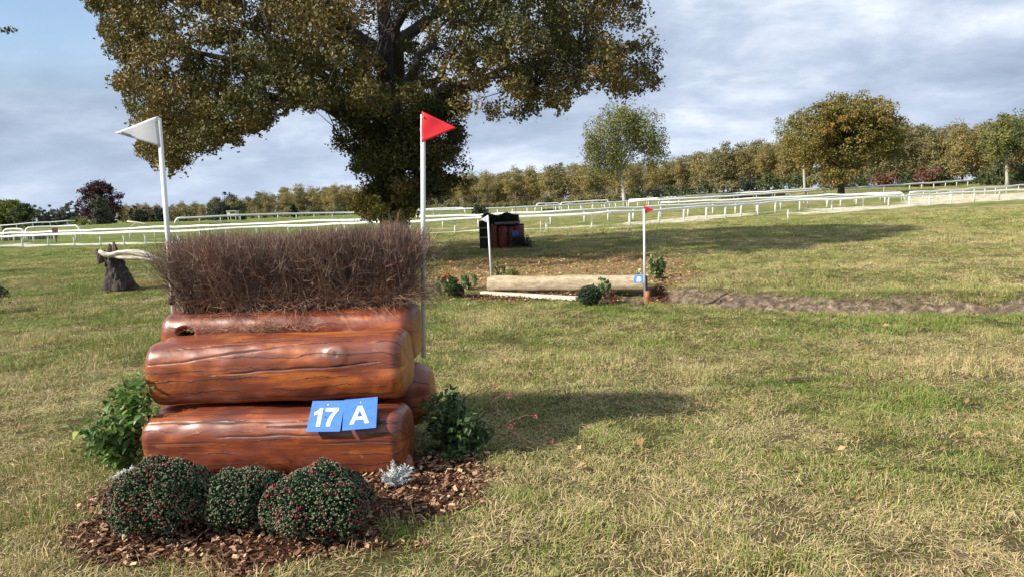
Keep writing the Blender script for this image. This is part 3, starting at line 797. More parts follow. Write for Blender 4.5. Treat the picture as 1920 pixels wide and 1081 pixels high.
rail_fence('far white rail between the far brush fence and the lone birch', [(905, 93), (985, 97), (1060, 101), (1160, 108), (1290, 118)], 0.95, 2.4, 0.13, seed=6, pr=0.08)
rail_fence('far white rail passing behind the birch trunk to the right', [(1180, 128), (1300, 124), (1440, 122), (1560, 124)], 1.0, 3.0, 0.14, seed=7, pr=0.08)
rail_fence('long far white rail rising to the right below the autumn wood', [(1180, 105), (1307, 108), (1454, 112), (1600, 118), (1750, 128), (1895, 140)], 0.95, 3.4, 0.15, seed=8, pr=0.08)
rail_fence('middle white rail ending in a short bend on the sand at right', [(1240, 84), (1380, 84), (1500, 84), (1620, 83), (1706, 78)], 0.85, 2.7, 0.11, (False, True), seed=9)
rail_fence('white rail running on to the right edge behind the sand', [(1706, 78), (1800, 84), (1900, 92), (2010, 98)], 0.85, 2.9, 0.11, seed=10)
rail_fence('raised white rail with a rounded end at far left behind the nearest rails', [(50, 72), (100, 73), (152, 73)], 1.2, 1.7, 0.10, (True, True), seed=11)
rail_fence('low white rail frame at the left edge with sloping ends', [(8, 68), (24, 68), (38, 68)], 1.15, 1.3, 0.10, (True, True), seed=12)
rail_fence('distant straight white rail at far left in front of the trees', [(-60, 120), (40, 120), (150, 122)], 0.9, 2.5, 0.09, seed=13, pr=0.08)
rail_fence('small white rail standing proud above the far rails near the brush fence', [(1010, 104), (1030, 104.5), (1050, 105)], 1.25, 1.2, 0.08, (True, True), seed=14)
rail_fence('small white double rail frame left of the lone birch', [(1055, 110), (1095, 110.5), (1140, 111)], 1.3, 1.5, 0.08, (True, True), seed=15)

# dark brush hurdles out on the course
def hurdle(label, px0, px1, Yd, h, depth=0.8, seed=0):
    a, b = at(px0, 400, Yd), at(px1, 400, Yd)
    L = (b - a).length; c = (a + b) / 2
    root = thing('brush_hurdle', label, 'hurdle', (c.x, Yd, hgt(c.x, Yd)))
    n = int(L * 700)
    p = np.stack([(rng.random(n) - .5) * L, (rng.random(n) - .5) * depth, rng.random(n) * h], 1)
    v, f = leafcloud(p, 0.16, 0.35)
    obj('brush', fastmesh('brush', v, f, {'rnd': rng.random(n * 4)}), MAT['darkgreen'], root)
    m = MB(); m.box((0, -depth / 2 - 0.05, h * 0.22), (L + 0.1, 0.08, h * 0.42)); m.build('base_board', simple('dark_board', (0.03, 0.035, 0.03), 0.7), root)
    return root
hurdle('long dark hedge hurdle low behind the rails at the left edge', -20, 100, 74, 0.75)
hurdle('dark low hurdle in front of the far curved rail', 392, 428, 100, 0.35)
hurdle('dark hurdle under the small proud white rail', 1014, 1048, 106, 0.5)
hurdle('long dark hurdle below the wood right of the birch', 1352, 1470, 128, 1.0)
hurdle('dark hurdle behind the rails at the right edge of the photo', 1893, 1990, 115, 0.8)
# brown notice board at left
p = at(103, 432, 60)
r = thing('notice_board', 'small square brown board on a post among the left rails', 'sign', (p.x, 60, hgt(p.x, 60)))
brown = simple('brown_board', (0.10, 0.045, 0.03), 0.7)
m = MB(); m.box((0, 0, at(103, 433, 60).z), (0.45, 0.05, 0.6)); m.build('board', brown, r)
m = MB(); m.box((0, 0.05, 0.6), (0.07, 0.05, 1.2)); m.build('post', brown, r)

# white lookout tower
p = at(437, 405, 175)
r = thing('lookout_tower', 'small white lookout cabin on legs in front of the far wood', 'tower', (p.x, 175, 0))
z1 = at(437, 396, 175).z; zb = at(437, 404, 175).z
cw = simple('cream_paint', (0.62, 0.6, 0.5), 0.6)
m = MB(); m.box((0, 0, (z1 + zb) / 2), (2.1, 2.0, z1 - zb)); m.build('cabin', cw, r)
m = MB(); m.box((0, 0, z1 + 0.06), (2.4, 2.3, 0.12)); m.build('roof', cw, r)
m = MB(); m.box((0.3, -1.02, zb + (z1 - zb) * 0.62), (1.2, 0.05, (z1 - zb) * 0.4)); m.build('window', simple('dark_glass', (0.05, 0.06, 0.07), 0.1), r)
for sx_ in (-0.9, 0.9):
    for sy_ in (-0.85, 0.85):
        m = MB(); m.box((sx_, sy_, zb / 2), (0.14, 0.14, zb)); m.build('leg', cw, r)
# fallen pale boughs on the mound
p = at(260, 420, 105)
wood = barkmat('weathered_wood', (0.34, 0.28, 0.21), (0.78, 0.72, 0.60), (2, 2, 8))
m = MB(); m.tube([(-1.6, 0, 0.95), (-0.4, 0, 0.75), (0.6, 0.1, 0.55), (1.3, 0, 0.25)], [0.1, 0.12, 0.12, 0.07], 7, jag=0.2); m.tube([(-0.2, 0, 0.7), (-1.0, -0.3, 0.2)], [0.08, 0.04], 6)
o = m.build('fallen_bough', wood, None, True); o.location = (p.x, 105, hgt(p.x, 105) - 0.1)
tag(o, 'pale fallen bough lying on the grass mound left of the white flag pole', 'branch')
# thin marker stakes
def stake(px, pb, pt, label, r=0.012):
    g = onground(px, pb); z = at(px, pt, g.y).z
    m = MB(); m.tube([(0, 0, -0.05), (0.01, 0, z - g.z)], r, 6); o = m.build('marker_stake', MAT['whitepole'], None, True); o.location = g
    tag(o, label, 'stake')
stake(1477, 424, 393, 'thin grey marker stake on the grass at the end of the oak shadow', 0.02)
stake(1014, 441, 414, 'faint thin marker stake right of the far brush fence', 0.012)

# ------------------------------------------------------------------ the far brush fence (upright logs)
def far_fence():
    a, b = gr(904, 464), gr(982, 464)
    c = (a + b) / 2; yaw = -0.12
    root = thing('upright_log_fence', 'small dark fence of upright red logs topped with brush in the oak shade', 'jump', (c.x, c.y, hgt(c.x, c.y)), yaw)
    redlog = simple('dark_red_log', (0.14, 0.035, 0.022), 0.5, 0.2, 5)
    dark = simple('dark_frame', (0.03, 0.022, 0.02), 0.8)
    W_ = 1.6
    for i, (x, r_, h) in enumerate([(-0.27, 0.14, 0.86), (0.06, 0.19, 0.80), (0.36, 0.14, 0.78), (0.63, 0.19, 0.80)]):
        m = MB(); m.tube([(x, -0.1, 0), (x, -0.1, 0.06), (x, -0.1, h - 0.08), (x, -0.1, h - 0.02), (x, -0.1, h)], [r_ * 0.9, r_, r_, r_ * 0.85, r_ * 0.5], 16)
        m.build('log', redlog, root, True)
    m = MB(); m.box((-0.62, 0.25, 0.5), (0.38, 0.7, 1.0)); m.box((0.15, 0.4, 0.42), (1.2, 0.5, 0.84)); m.build('frame', dark, root)
    slat = simple('pale_slat', (0.32, 0.22, 0.17), 0.7)
    for z in (0.42, 0.76):
        m = MB(); m.box((-0.62, -0.12, z), (0.4, 0.03, 0.045)); m.build('slat', slat, root)
    n = 5200
    p = np.stack([-0.72 + rng.random(n) * 1.32, rng.random(n) * 0.6 - 0.05, 0.86 + rng.random(n) * 0.36], 1)
    p[:, 2] += 0.05 * np.sin(p[:, 0] * 9)
    v, f = leafcloud(p, 0.09, 0.3); obj('brush', fastmesh('brush', v, f, {'rnd': rng.random(n * 4)}), MAT['darkgreen'], root)
    m = MB()
    rr = random.Random(3)
    for i in range(14):
        m.tube([(-0.2 + i * 0.065, -0.12, 0.86), (-0.19 + i * 0.065, -0.14, 0.91), (-0.18 + i * .065, -0.12, 0.94)], [0.035, 0.045, 0.02], 6, jag=0.4, seed=i)
    m.build('cap_stones', simple('grey_stone', (0.22, 0.2, 0.2), 0.8), root, True)
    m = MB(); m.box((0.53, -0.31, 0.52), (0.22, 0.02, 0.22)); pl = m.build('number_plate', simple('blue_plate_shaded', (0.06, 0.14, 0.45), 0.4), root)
    pl['label'] = 'small blue number plate'
    n = 1500
    p = rng.normal(size=(n, 3)) * np.array([0.17, 0.12, 0.16]) + np.array([0.72, -0.42, 0.12]); p[:, 2] = np.abs(p[:, 2])
    v, f = leafcloud(p, 0.08, 0.5)
    return root, v, f
root_ff, v, f = far_fence()
s_ = thing('small_shrub', 'low dark shrub at the right foot of the far upright log fence', 'shrub', root_ff.location, root_ff.rotation_euler[2])
obj('foliage', fastmesh('foliage', v, f, {'rnd': rng.random(len(v))}), MAT['darkgreen'], s_)

# ------------------------------------------------------------------ flags
def flag_pole(label, foot, top, r, flag_pts, color, flaglab, bolts=(), strap=None, lettering=False, thick=0.004):
    """foot, top: world points; flag_pts: world points hoist top, hoist bottom, tip"""
    root = thing('flag_pole', label, 'flag', foot)
    o = Vector(foot)
    m = MB(); m.tube([Vector(foot) - o + Vector((0, 0, -0.05)), Vector(top) - o], r, 14); m.build('pole', MAT['whitepole'], root, True)
    a, b_, c_ = [Vector(q) - o for q in flag_pts]
    n = 14; mv = []; idx = {}
    nrm = (b_ - a).cross(c_ - a).normalized()
    if nrm.y > 0: nrm = -nrm
    for side in (0, 1):
        for i in range(n + 1):
            for j in range(n + 1 - i):
                u = i / n; v_ = j / n
                q = a + (c_ - a) * u + (b_ - a) * v_
                q += nrm * (0.006 * sin(u * 5.5) + 0.004 * sin(u * 9 + v_ * 4)) * (1 if abs((c_ - a).length) > 0.2 else 0.3)
                q += nrm * (thick / 2 if side == 0 else -thick / 2)
                idx[(side, i, j)] = len(mv); mv.append(q)
    fs = []
    for side in (0, 1):
        for i in range(n):
            for j in range(n - i):
                t1 = [idx[(side, i, j)], idx[(side, i + 1, j)], idx[(side, i, j + 1)]]
                fs.append(t1 if side else t1[::-1])
                if j < n - i - 1:
                    t2 = [idx[(side, i + 1, j)], idx[(side, i + 1, j + 1)], idx[(side, i, j + 1)]]
                    fs.append(t2 if side else t2[::-1])
    for i in range(n):
        fs.append([idx[(0, i, 0)], idx[(0, i + 1, 0)], idx[(1, i + 1, 0)], idx[(1, i, 0)]])
        fs.append([idx[(0, i, n - i)], idx[(1, i, n - i)], idx[(1, i + 1, n - i - 1)], idx[(0, i + 1, n - i - 1)]])
        fs.append([idx[(0, 0, i)], idx[(1, 0, i)], idx[(1, 0, i + 1)], idx[(0, 0, i + 1)]])
    m = MB(); m.add(mv, fs); fl = m.build('pennant', color, root, True)
    fl['label'] = flaglab
    for q in bolts:
        q = Vector(q) - o
        m = MB(); m.tube([q + nrm * 0.002, q + nrm * 0.010], [0.007, 0.005], 8); m.build('bolt', simple('bolt_metal', (0.35, 0.35, 0.35), 0.4), fl)
    if strap:
        s0, s1 = [Vector(q) - o for q in strap]
        m = MB(); m.tube([s0, s1], r * 1.25, 14); m.build('strap', simple('black_tape', (0.015, 0.015, 0.018), 0.5), root, True)
    if lettering:
        cu_ = bpy.data.curves.new('lettering', 'FONT'); cu_.body = 'www.'; cu_.size = 0.028; cu_.extrude = 0.0006; cu_.offset = 0.0012
        cu_.materials.append(simple('grey_ink', (0.12, 0.13, 0.15), 0.6))
        lt = obj('lettering', text_mesh('lettering', cu_, cu_.materials[0]), None, fl)
        d = (b_ - c_).normalized(); up_ = nrm.cross(d)
        if up_.z < 0: up_ = -up_
        R = Matrix((d, up_, d.cross(up_))).transposed().to_4x4()
        pos = c_ + d * 0.045 + up_ * 0.006 + nrm * 0.008
        lt.matrix_local = Matrix.Translation(pos) @ R
    return root
white_cloth = simple('white_pennant', (0.66, 0.67, 0.68), 0.5, 0.08, 6)
red_cloth = leafmat('red_pennant', [(0, (0.85, 0.03, 0.05)), (1, (0.90, 0.06, 0.08))], 0.45, 0.35)
YP = 5.05
flag_pole('large white pennant on a white pole at the left end of the log fence', at(330, 640, YP), at(297.5, 222, YP), 0.0165,
          [at(296, 218, YP - .02), at(301, 275, YP - .02), at(215, 249, YP - .06)], white_cloth, 'white triangular pennant pointing left', [at(293, 228, YP - .03), at(297, 270, YP - .03)],
          [at(322.4, 553, YP), at(323.6, 570, YP)], True)
flag_pole('large red pennant on a white pole at the right end of the log fence', at(793.5, 656, YP), at(793, 215, YP), 0.0165,
          [at(791, 209, YP - .08), at(790, 268, YP - .08), at(857, 240, YP - .1)], red_cloth, 'red triangular pennant pointing right', [at(793.5, 220, YP - .09), at(793, 259, YP - .09)])
# small flags of the second log jump
g1 = onground(922, 534); y1 = g1.y
flag_pole('small white pennant on a pole at the left end of the pale log', g1, at(914.5, 404, y1), 0.018, [at(915.5, 403, y1), at(917, 419, y1), at(901, 412, y1)], white_cloth, 'small white pennant')
y2 = gr(1212, 560).y - 0.2
flag_pole('small red pennant on a pole at the right end of the pale log', (at(1209, 548, y2)), at(1207.5, 392, y2), 0.018, [at(1207, 386, y2), at(1207, 402, y2), at(1226, 393, y2)], red_cloth, 'small red pennant')
y3 = root_ff.location.y + 0.1
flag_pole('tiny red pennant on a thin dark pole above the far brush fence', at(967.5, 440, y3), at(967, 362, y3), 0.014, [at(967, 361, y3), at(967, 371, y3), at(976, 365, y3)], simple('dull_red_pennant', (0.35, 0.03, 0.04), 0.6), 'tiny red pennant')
m = MB(); q0 = at(916.5, 440, y3 + .2); q1 = at(914, 365, y3 + .2); m.tube([(0, 0, 0), q1 - q0], 0.014, 6); o = m.build('thin_pole', simple('grey_pole', (0.2, 0.2, 0.2), 0.6), None, True); o.location = q0
tag(o, 'thin bare grey pole at the left end of the far brush fence', 'pole')

# ------------------------------------------------------------------ the log fence
def woodmat(name, warm=0.0):
    m, t, b = newmat(name)
    uv = t.n('ShaderNodeUVMap', uv_map='UVMap').outputs[0]           # u along the log, v around it, in metres
    seed = t.n('ShaderNodeObjectInfo').outputs['Random']
    sv = t.n('ShaderNodeCombineXYZ'); t.l(t.math('MULTIPLY', seed, 37.0), sv.inputs[2])
    uvs = t.vmath('ADD', uv, sv.outputs[0])
    grain = t.noise(t.mul(uvs, (1.3, 26, 1)), 1.6, 8, 0.62, 0.35)
    patch = t.noise(t.mul(uvs, (2.2, 5.0, 1)), 1.0, 5, 0.6, 0.8)
    patch2 = t.noise(t.mul(uvs, (4.5, 9.0, 1)), 1.0, 4, 0.6, 0.4)
    f_ = t.math('ADD', t.math('MULTIPLY', grain, 0.35), t.math('ADD', t.math('MULTIPLY', patch, 0.65), warm))
    c = t.ramp(f_, [(0.30, (0.075, 0.018, 0.011)), (0.42, (0.155, 0.036, 0.019)), (0.51, (0.22, 0.053, 0.020)), (0.58, (0.36, 0.092, 0.016)), (0.67, (0.48, 0.155, 0.022))])
    c = t.mix(t.math('MULTIPLY', t.step(patch2, 0.60, 0.70), 0.45), c, (0.50, 0.18, 0.045))
    c = t.mix(t.math('MULTIPLY', t.step(grain, 0.58, 0.70), 0.40), c, (0.05, 0.014, 0.01))
    # hairline drying checks along the grain
    sep = t.n('ShaderNodeSeparateXYZ'); t.l(uvs, sep.inputs[0])
    wob = t.noise(t.mul(uvs, (2.4, 3.0, 1)), 1.0, 6, 0.6)
    vv = t.math('ADD', sep.outputs[1], t.math('MULTIPLY', t.math('SUBTRACT', wob, 0.5), 0.16))
    fr = t.math('FRACT', t.math('MULTIPLY', vv, 15.0))
    line = t.step(t.math('ABSOLUTE', t.math('SUBTRACT', fr, 0.5)), 0.075, 0.030)
    gate = t.step(t.noise(t.mul(uvs, (1.2, 13.0, 1)), 1.3, 3, 0.5), 0.44, 0.52)
    ck = t.math('MULTIPLY', line, gate)
    dk = t.n('ShaderNodeAttribute', attribute_name='crack').outputs['Fac']
    gy_ = t.n('ShaderNodeAttribute', attribute_name='worn').outputs['Fac']
    c = t.mix(t.math('MULTIPLY', gy_, 0.95), c, (0.10, 0.075, 0.06))
    tot = t.math('MAXIMUM', t.math('MULTIPLY', ck, 0.8), dk)
    c = t.mix(tot, c, (0.012, 0.007, 0.006))
    t.l(c, b.inputs['Base Color'])
    rg = t.math('ADD', t.math('MULTIPLY', patch2, 0.35), 0.24)
    rg = t.math('ADD', rg, t.math('MULTIPLY', tot, 0.5))
    t.l(rg, b.inputs['Roughness'])
    b.inputs['Specular IOR Level'].default_value = 0.55
    b.inputs['Coat Weight'].default_value = 0.35
    b.inputs['Coat Roughness'].default_value = 0.3
    hh = t.math('SUBTRACT', t.math('MULTIPLY', grain, 0.25), tot)
    big_ = t.noise(t.mul(uvs, (7, 9, 1)), 1.0, 3, 0.5)
    n0 = t.bump(big_, 0.14, 0.03)
    t.l(t.bump(hh, 0.35, 0.004, n0), b.inputs['Normal'])
    return m
WOOD = woodmat('varnished_log', -0.025)
WOOD2 = woodmat('varnished_log_orange', 0.03)

def log_part(name, parent, origin, c, R, L, yaw, pitch=0.0, cracks=(), knots=(), holes=(), seed=0, squash=1.0, nv=300, nu=230, rc=0.11, taper=0.0, mat=None, label=None, flat=0.0, lump=0.03, saw=True):
    """c centre (world), R radius, L length. u along the axis from -L/2 to L/2, theta 0 = towards the camera, pi/2 = up"""
    us = []; rf = []
    K = 12
    for i in range(9): us.append(0.0); rf.append(i / 9 * (1 - rc / R))
    for i in range(K + 1):
        a = pi / 2 * i / K; us.append(rc * (1 - cos(a))); rf.append((1 - rc / R) + rc / R * sin(a))
    body = [rc + (L - 2 * rc) * i / nu for i in range(1, nu)]
    U = np.array(us + body + [L - x for x in us[::-1]]); RF = np.array(rf + [1.0] * len(body) + rf[::-1])
    th = np.linspace(0, 2 * pi, nv + 1)
    UU, TT = np.meshgrid(U, th, indexing='ij'); RR = np.repeat(RF[:, None], nv + 1, 1)
    ct, st = np.cos(TT), np.sin(TT)
    rs = np.random.default_rng(seed)
    o1 = rs.random(4) * 50
    lumpf = (vnoise(UU * 2.3 + o1[0], ct * 1.2 + 7 + o1[1]) - 0.5) * 2 * lump + (vnoise(UU * 2.6 + o1[2], st * 1.3 + 9 + o1[3]) - 0.5) * 2 * lump
    fine_ = (vnoise(UU * 9 + o1[1], ct * 4 + 30) - 0.5) * 0.006 + (vnoise(UU * 11 + o1[0], st * 4 + 40) - 0.5) * 0.006
    rad = R * (1 + taper * (UU / L - 0.5)) * (1 - squash * 0.055 * np.cos(4 * TT + 0.25)) + (lumpf + fine_)
    crack = np.zeros_like(UU); worn = np.zeros_like(UU)
    for (u0, u1, t0, slope, w_, dep) in cracks:          # u in 0..1
        s = np.clip((UU / L - u0) / max(u1 - u0, 1e-3), 0, 1)
        tc_ = t0 + slope * (UU / L - u0) + 0.07 * (vnoise(UU * 3.2 + t0 * 9, 2.0) - 0.5) + 0.03 * (vnoise(UU * 12 + t0 * 5, 5.0) - 0.5)
        dist = (TT - tc_) * R
        wid = 1.5 * w_ * np.sin(pi * s) ** 0.6 * (0.6 + 0.8 * vnoise(UU * 15 + t0, 1.0)) + 1e-5
        g = np.exp(-(dist / wid) ** 2) * (np.abs(UU / L - (u0 + u1) / 2) < (u1 - u0) / 2)
        rad -= dep * 0.45 * g; crack = np.maximum(crack, g)
    for (u0, t0, amp, sig) in knots:
        d2 = ((UU / L - u0) * L) ** 2 + ((TT - t0) * R) ** 2
        dn = np.sqrt(d2) / sig
        rad += amp * np.exp(-dn ** 2) - amp * 0.9 * np.exp(-(dn / 0.35) ** 2)
        rad += amp * 0.12 * np.sin(dn * 9) * np.exp(-dn ** 2)
        worn = np.maximum(worn, np.exp(-(dn / 0.6) ** 2) * (0.5 + 0.5 * vnoise(UU * 60, TT * 20)))
        crack = np.maximum(crack, np.exp(-(dn / 0.10) ** 2))
    for (u0, t0, su, st_, dep) in holes:
        d2 = (((UU / L - u0) * L) / su) ** 2 + (((TT - t0) * R) / st_) ** 2
        g = 1 / (1 + np.exp((np.sqrt(d2) - 1) * 9))
        rad += 0.004 * np.exp(-((np.sqrt(d2) - 1.3) / 0.5) ** 2) - dep * g
        crack = np.maximum(crack, sstep(g, 0.25, 0.5))  # hole interior painted dark, its inner shade put into the colour
    rad = rad * RR
    # end caps: a gentle bulge and saw marks
    bulge = (1 - np.minimum(RR, 1) ** 2) * 0.018
    xx = UU - L / 2
    xx = np.where(UU < rc * 0.5, xx - bulge, np.where(UU > L - rc * 0.5, xx + bulge, xx))
    front = -rad * ct; upz = rad * st
    if flat: upz = np.maximum(upz, -R * flat)
    v = np.stack([xx, front, upz], -1).reshape(-1, 3)
    uvv = np.stack([UU + np.where((RR < 0.99), (1 - RR) * R * np.where(UU < L / 2, -1, 1), 0), TT * R], -1).reshape(-1, 2)
    a_, b_ = UU.shape
    ii = (np.arange(a_ - 1)[:, None] * b_ + np.arange(b_ - 1)[None, :]).ravel()
    F = np.stack([ii, ii + 1, ii + b_ + 1, ii + b_], 1)
    me = fastmesh(name, v, F, {'crack': crack.ravel(), 'worn': worn.ravel()}, True, uvv)
    o = obj(name, me, mat or WOOD, parent)
    o.location = Vector(c) - Vector(origin); o.rotation_euler = (0, -pitch, yaw)
    if label: o['label'] = label
    return o

JO = Vector((-1.45, 4.75, hgt(-1.45, 4.75)))
jump = thing('log_fence', 'stacked varnished red brown logs with a brush top and the number 17 A', 'jump', JO)
YAW = radians(-6)
def span(px0, px1, py, yc, R_):
    """centre x and length of a log whose ends show at px0 and px1"""
    dl, dr = yc + 0.09 - R_ * 0.75, yc - 0.09 - R_ * 0.55
    x0, x1 = at(px0, py, dl).x, at(px1, py, dr).x
    return (x0 + x1) / 2, (x1 - x0) / cos(YAW)
c1, L1 = span(271, 758, 820, 4.50, 0.215)
log_part('log', jump, JO, (c1, 4.50, 0.200), 0.213, L1, YAW, 0.0, [
    (0.0, 0.62, 0.80, -0.05, 0.0035, 0.012), (0.50, 1.0, 0.62, 0.14, 0.005, 0.02), (0.02, 0.9, 1.05, 0.06, 0.003, 0.009), (0.15, 0.5, 1.35, 0.05, 0.0028, 0.007), (0.62, 1.0, 0.15, 0.04, 0.003, 0.01), (0.3, 0.75, 0.35, 0.10, 0.0035, 0.012), (0.0, 0.35, 0.2, 0.03, 0.003, 0.01)],
    seed=1, label='lowest log of the stack', lump=0.012, taper=0.03, rc=0.062)
c2_, L2 = span(285, 758, 690, 4.64, 0.2)
log_part('log', jump, JO, (c2_, 4.64, 0.632), 0.222, L2, YAW, radians(0.9), [
    (0.0, 0.62, 0.35, 0.62, 0.004, 0.014), (0.1, 0.75, 0.72, 0.50, 0.003, 0.01), (0.35, 1.0, 0.95, 0.30, 0.004, 0.014), (0.25, 0.95, 0.02, 0.28, 0.004, 0.014), (0.0, 0.4, -0.15, 0.1, 0.003, 0.008), (0.5, 1.0, -0.40, 0.3, 0.004, 0.012)],
    [(0.765, 0.45, 0.015, 0.070)], seed=2, mat=WOOD2, label='middle log with a large round knot', lump=0.014, rc=0.058, taper=-0.02)
c3, L3 = span(306, 777, 620, 4.93, 0.2)
log_part('log', jump, JO, (c3, 4.94, 0.778), 0.205, L3, YAW, 0.0, [
    (0.2, 0.95, 1.15, 0.06, 0.003, 0.008), (0.0, 0.5, 0.85, 0.05, 0.003, 0.008)],
    [], [(0.115, 0.33, 0.050, 0.030, 0.09)], seed=3, label='top log with a dark knot hole at its left end', lump=0.012, rc=0.07)
c4, L4 = span(300, 803, 700, 5.08, 0.22)
log_part('log', jump, JO, (c4, 5.06, 0.36), 0.22, L4, YAW, 0.0, [(0.5, 1.0, 0.7, 0.03, 0.003, 0.008)], seed=4, label='rear log behind the stack', nv=120, nu=90)
log_part('log', jump, JO, (-0.86, 4.36, 0.05), 0.06, 0.40, YAW, 0.0, [], seed=5, nv=60, nu=50, rc=0.03, label='small support log under the right end')
# short post under the left end, and the plates
BLUE, t, b = newmat('blue_plate')
b.inputs['Base Color'].default_value = (0.065, 0.20, 0.62, 1); b.inputs['Roughness'].default_value = 0.35
gp = t.n('ShaderNodeNewGeometry'); nn = t.noise(gp.outputs['Position'], 30, 4, 0.7)
t.l(t.ramp(nn, [(0.3, (0.05, 0.17, 0.56)), (0.7, (0.075, 0.22, 0.66))]), b.inputs['Base Color'])
WHITEV = simple('white_vinyl', (0.8, 0.8, 0.8), 0.4, 0.03)
BLACKP = simple('screw_black', (0.02, 0.02, 0.02), 0.5)
GLYPH = {
    '1': (0.40, [[(0.17, 0), (0.17, 0.50), (0.02, 0.43), (0.02, 0.55), (0.13, 0.62), (0.20, 0.72), (0.32, 0.72), (0.32, 0)]]),
    '7': (0.54, [[(0.02, 0.72), (0.02, 0.585), (0.34, 0.585), (0.24, 0.44), (0.175, 0.28), (0.145, 0.12), (0.14, 0), (0.285, 0), (0.295, 0.15), (0.33, 0.31), (0.40, 0.47), (0.50, 0.61), (0.50, 0.72)]]),
    'A': (0.74, [[(0.0, 0), (0.27, 0.72), (0.44, 0.72), (0.73, 0), (0.57, 0), (0.51, 0.165), (0.215, 0.165), (0.16, 0)], [(0.26, 0.285), (0.465, 0.285), (0.36, 0.56)]]),
    'B': (0.68, [[(0.04, 0), (0.04, 0.72), (0.36, 0.72), (0.47, 0.70), (0.55, 0.64), (0.58, 0.54), (0.56, 0.45), (0.50, 0.385), (0.58, 0.33), (0.62, 0.25), (0.62, 0.17), (0.57, 0.07), (0.48, 0.015), (0.36, 0)],
                 [(0.19, 0.60), (0.19, 0.435), (0.35, 0.435), (0.42, 0.46), (0.435, 0.52), (0.41, 0.58), (0.34, 0.60)], [(0.19, 0.315), (0.19, 0.125), (0.36, 0.125), (0.44, 0.15), (0.465, 0.22), (0.44, 0.285), (0.36, 0.315)]])}
def glyphs(text, size):
    w_ = sum(GLYPH[c][0] for c in text); x = -w_ / 2
    cu_ = bpy.data.curves.new('glyphs', 'CURVE'); cu_.dimensions = '2D'; cu_.fill_mode = 'BOTH'; cu_.extrude = 0.0006
    for ch in text:
        for ring_ in GLYPH[ch][1]:
            sp_ = cu_.splines.new('POLY'); sp_.points.add(len(ring_) - 1)
            for p_, (gx_, gy_) in zip(sp_.points, ring_): p_.co = ((x + gx_) * size, (gy_ - 0.36) * size, 0, 1)
            sp_.use_cyclic_u = True
        x += GLYPH[ch][0]
    return cu_
def plate(parent, origin, c, size, yaw, lean, roll, text, tsize, tdx=0.0, screws=True, bold=0.010):
    """c centre of the plate (world); lean = angle from upright"""
    R = Matrix.Rotation(yaw, 4, 'Z') @ Matrix.Rotation(pi / 2 - lean, 4, 'X') @ Matrix.Rotation(roll, 4, 'Z')
    m = MB(); m.box((0, 0, 0), (size[0], size[1], 0.004)); pl = m.build('number_plate', BLUE, parent)
    pl.matrix_local = Matrix.Translation(Vector(c) - Vector(origin)) @ R
    pl['label'] = 'blue number plate reading ' + text
    cu_ = glyphs(text, tsize)
    nm_ = 'numeral' if text.isdigit() else 'letter'
    nu_ = obj(nm_, text_mesh(nm_, cu_, WHITEV), None, pl, (tdx, -0.008, 0.003))
    if screws:
        for sy, rr_ in ((0.072, 0.004), (-0.008, 0.004)):
            m = MB(); m.tube([(0, sy, 0.002), (0, sy, 0.005)], rr_, 8); m.build('screw', WHITEV if sy > 0 else BLACKP, pl)
    return pl
plate(jump, JO, at(611.5, 779, 4.275), (0.203, 0.20), YAW, radians(42), radians(0), '17', 0.165, 0.0)
plate(jump, JO, at(675.2, 774.5, 4.252), (0.200, 0.20), YAW + radians(2), radians(42), radians(4), 'A', 0.16)

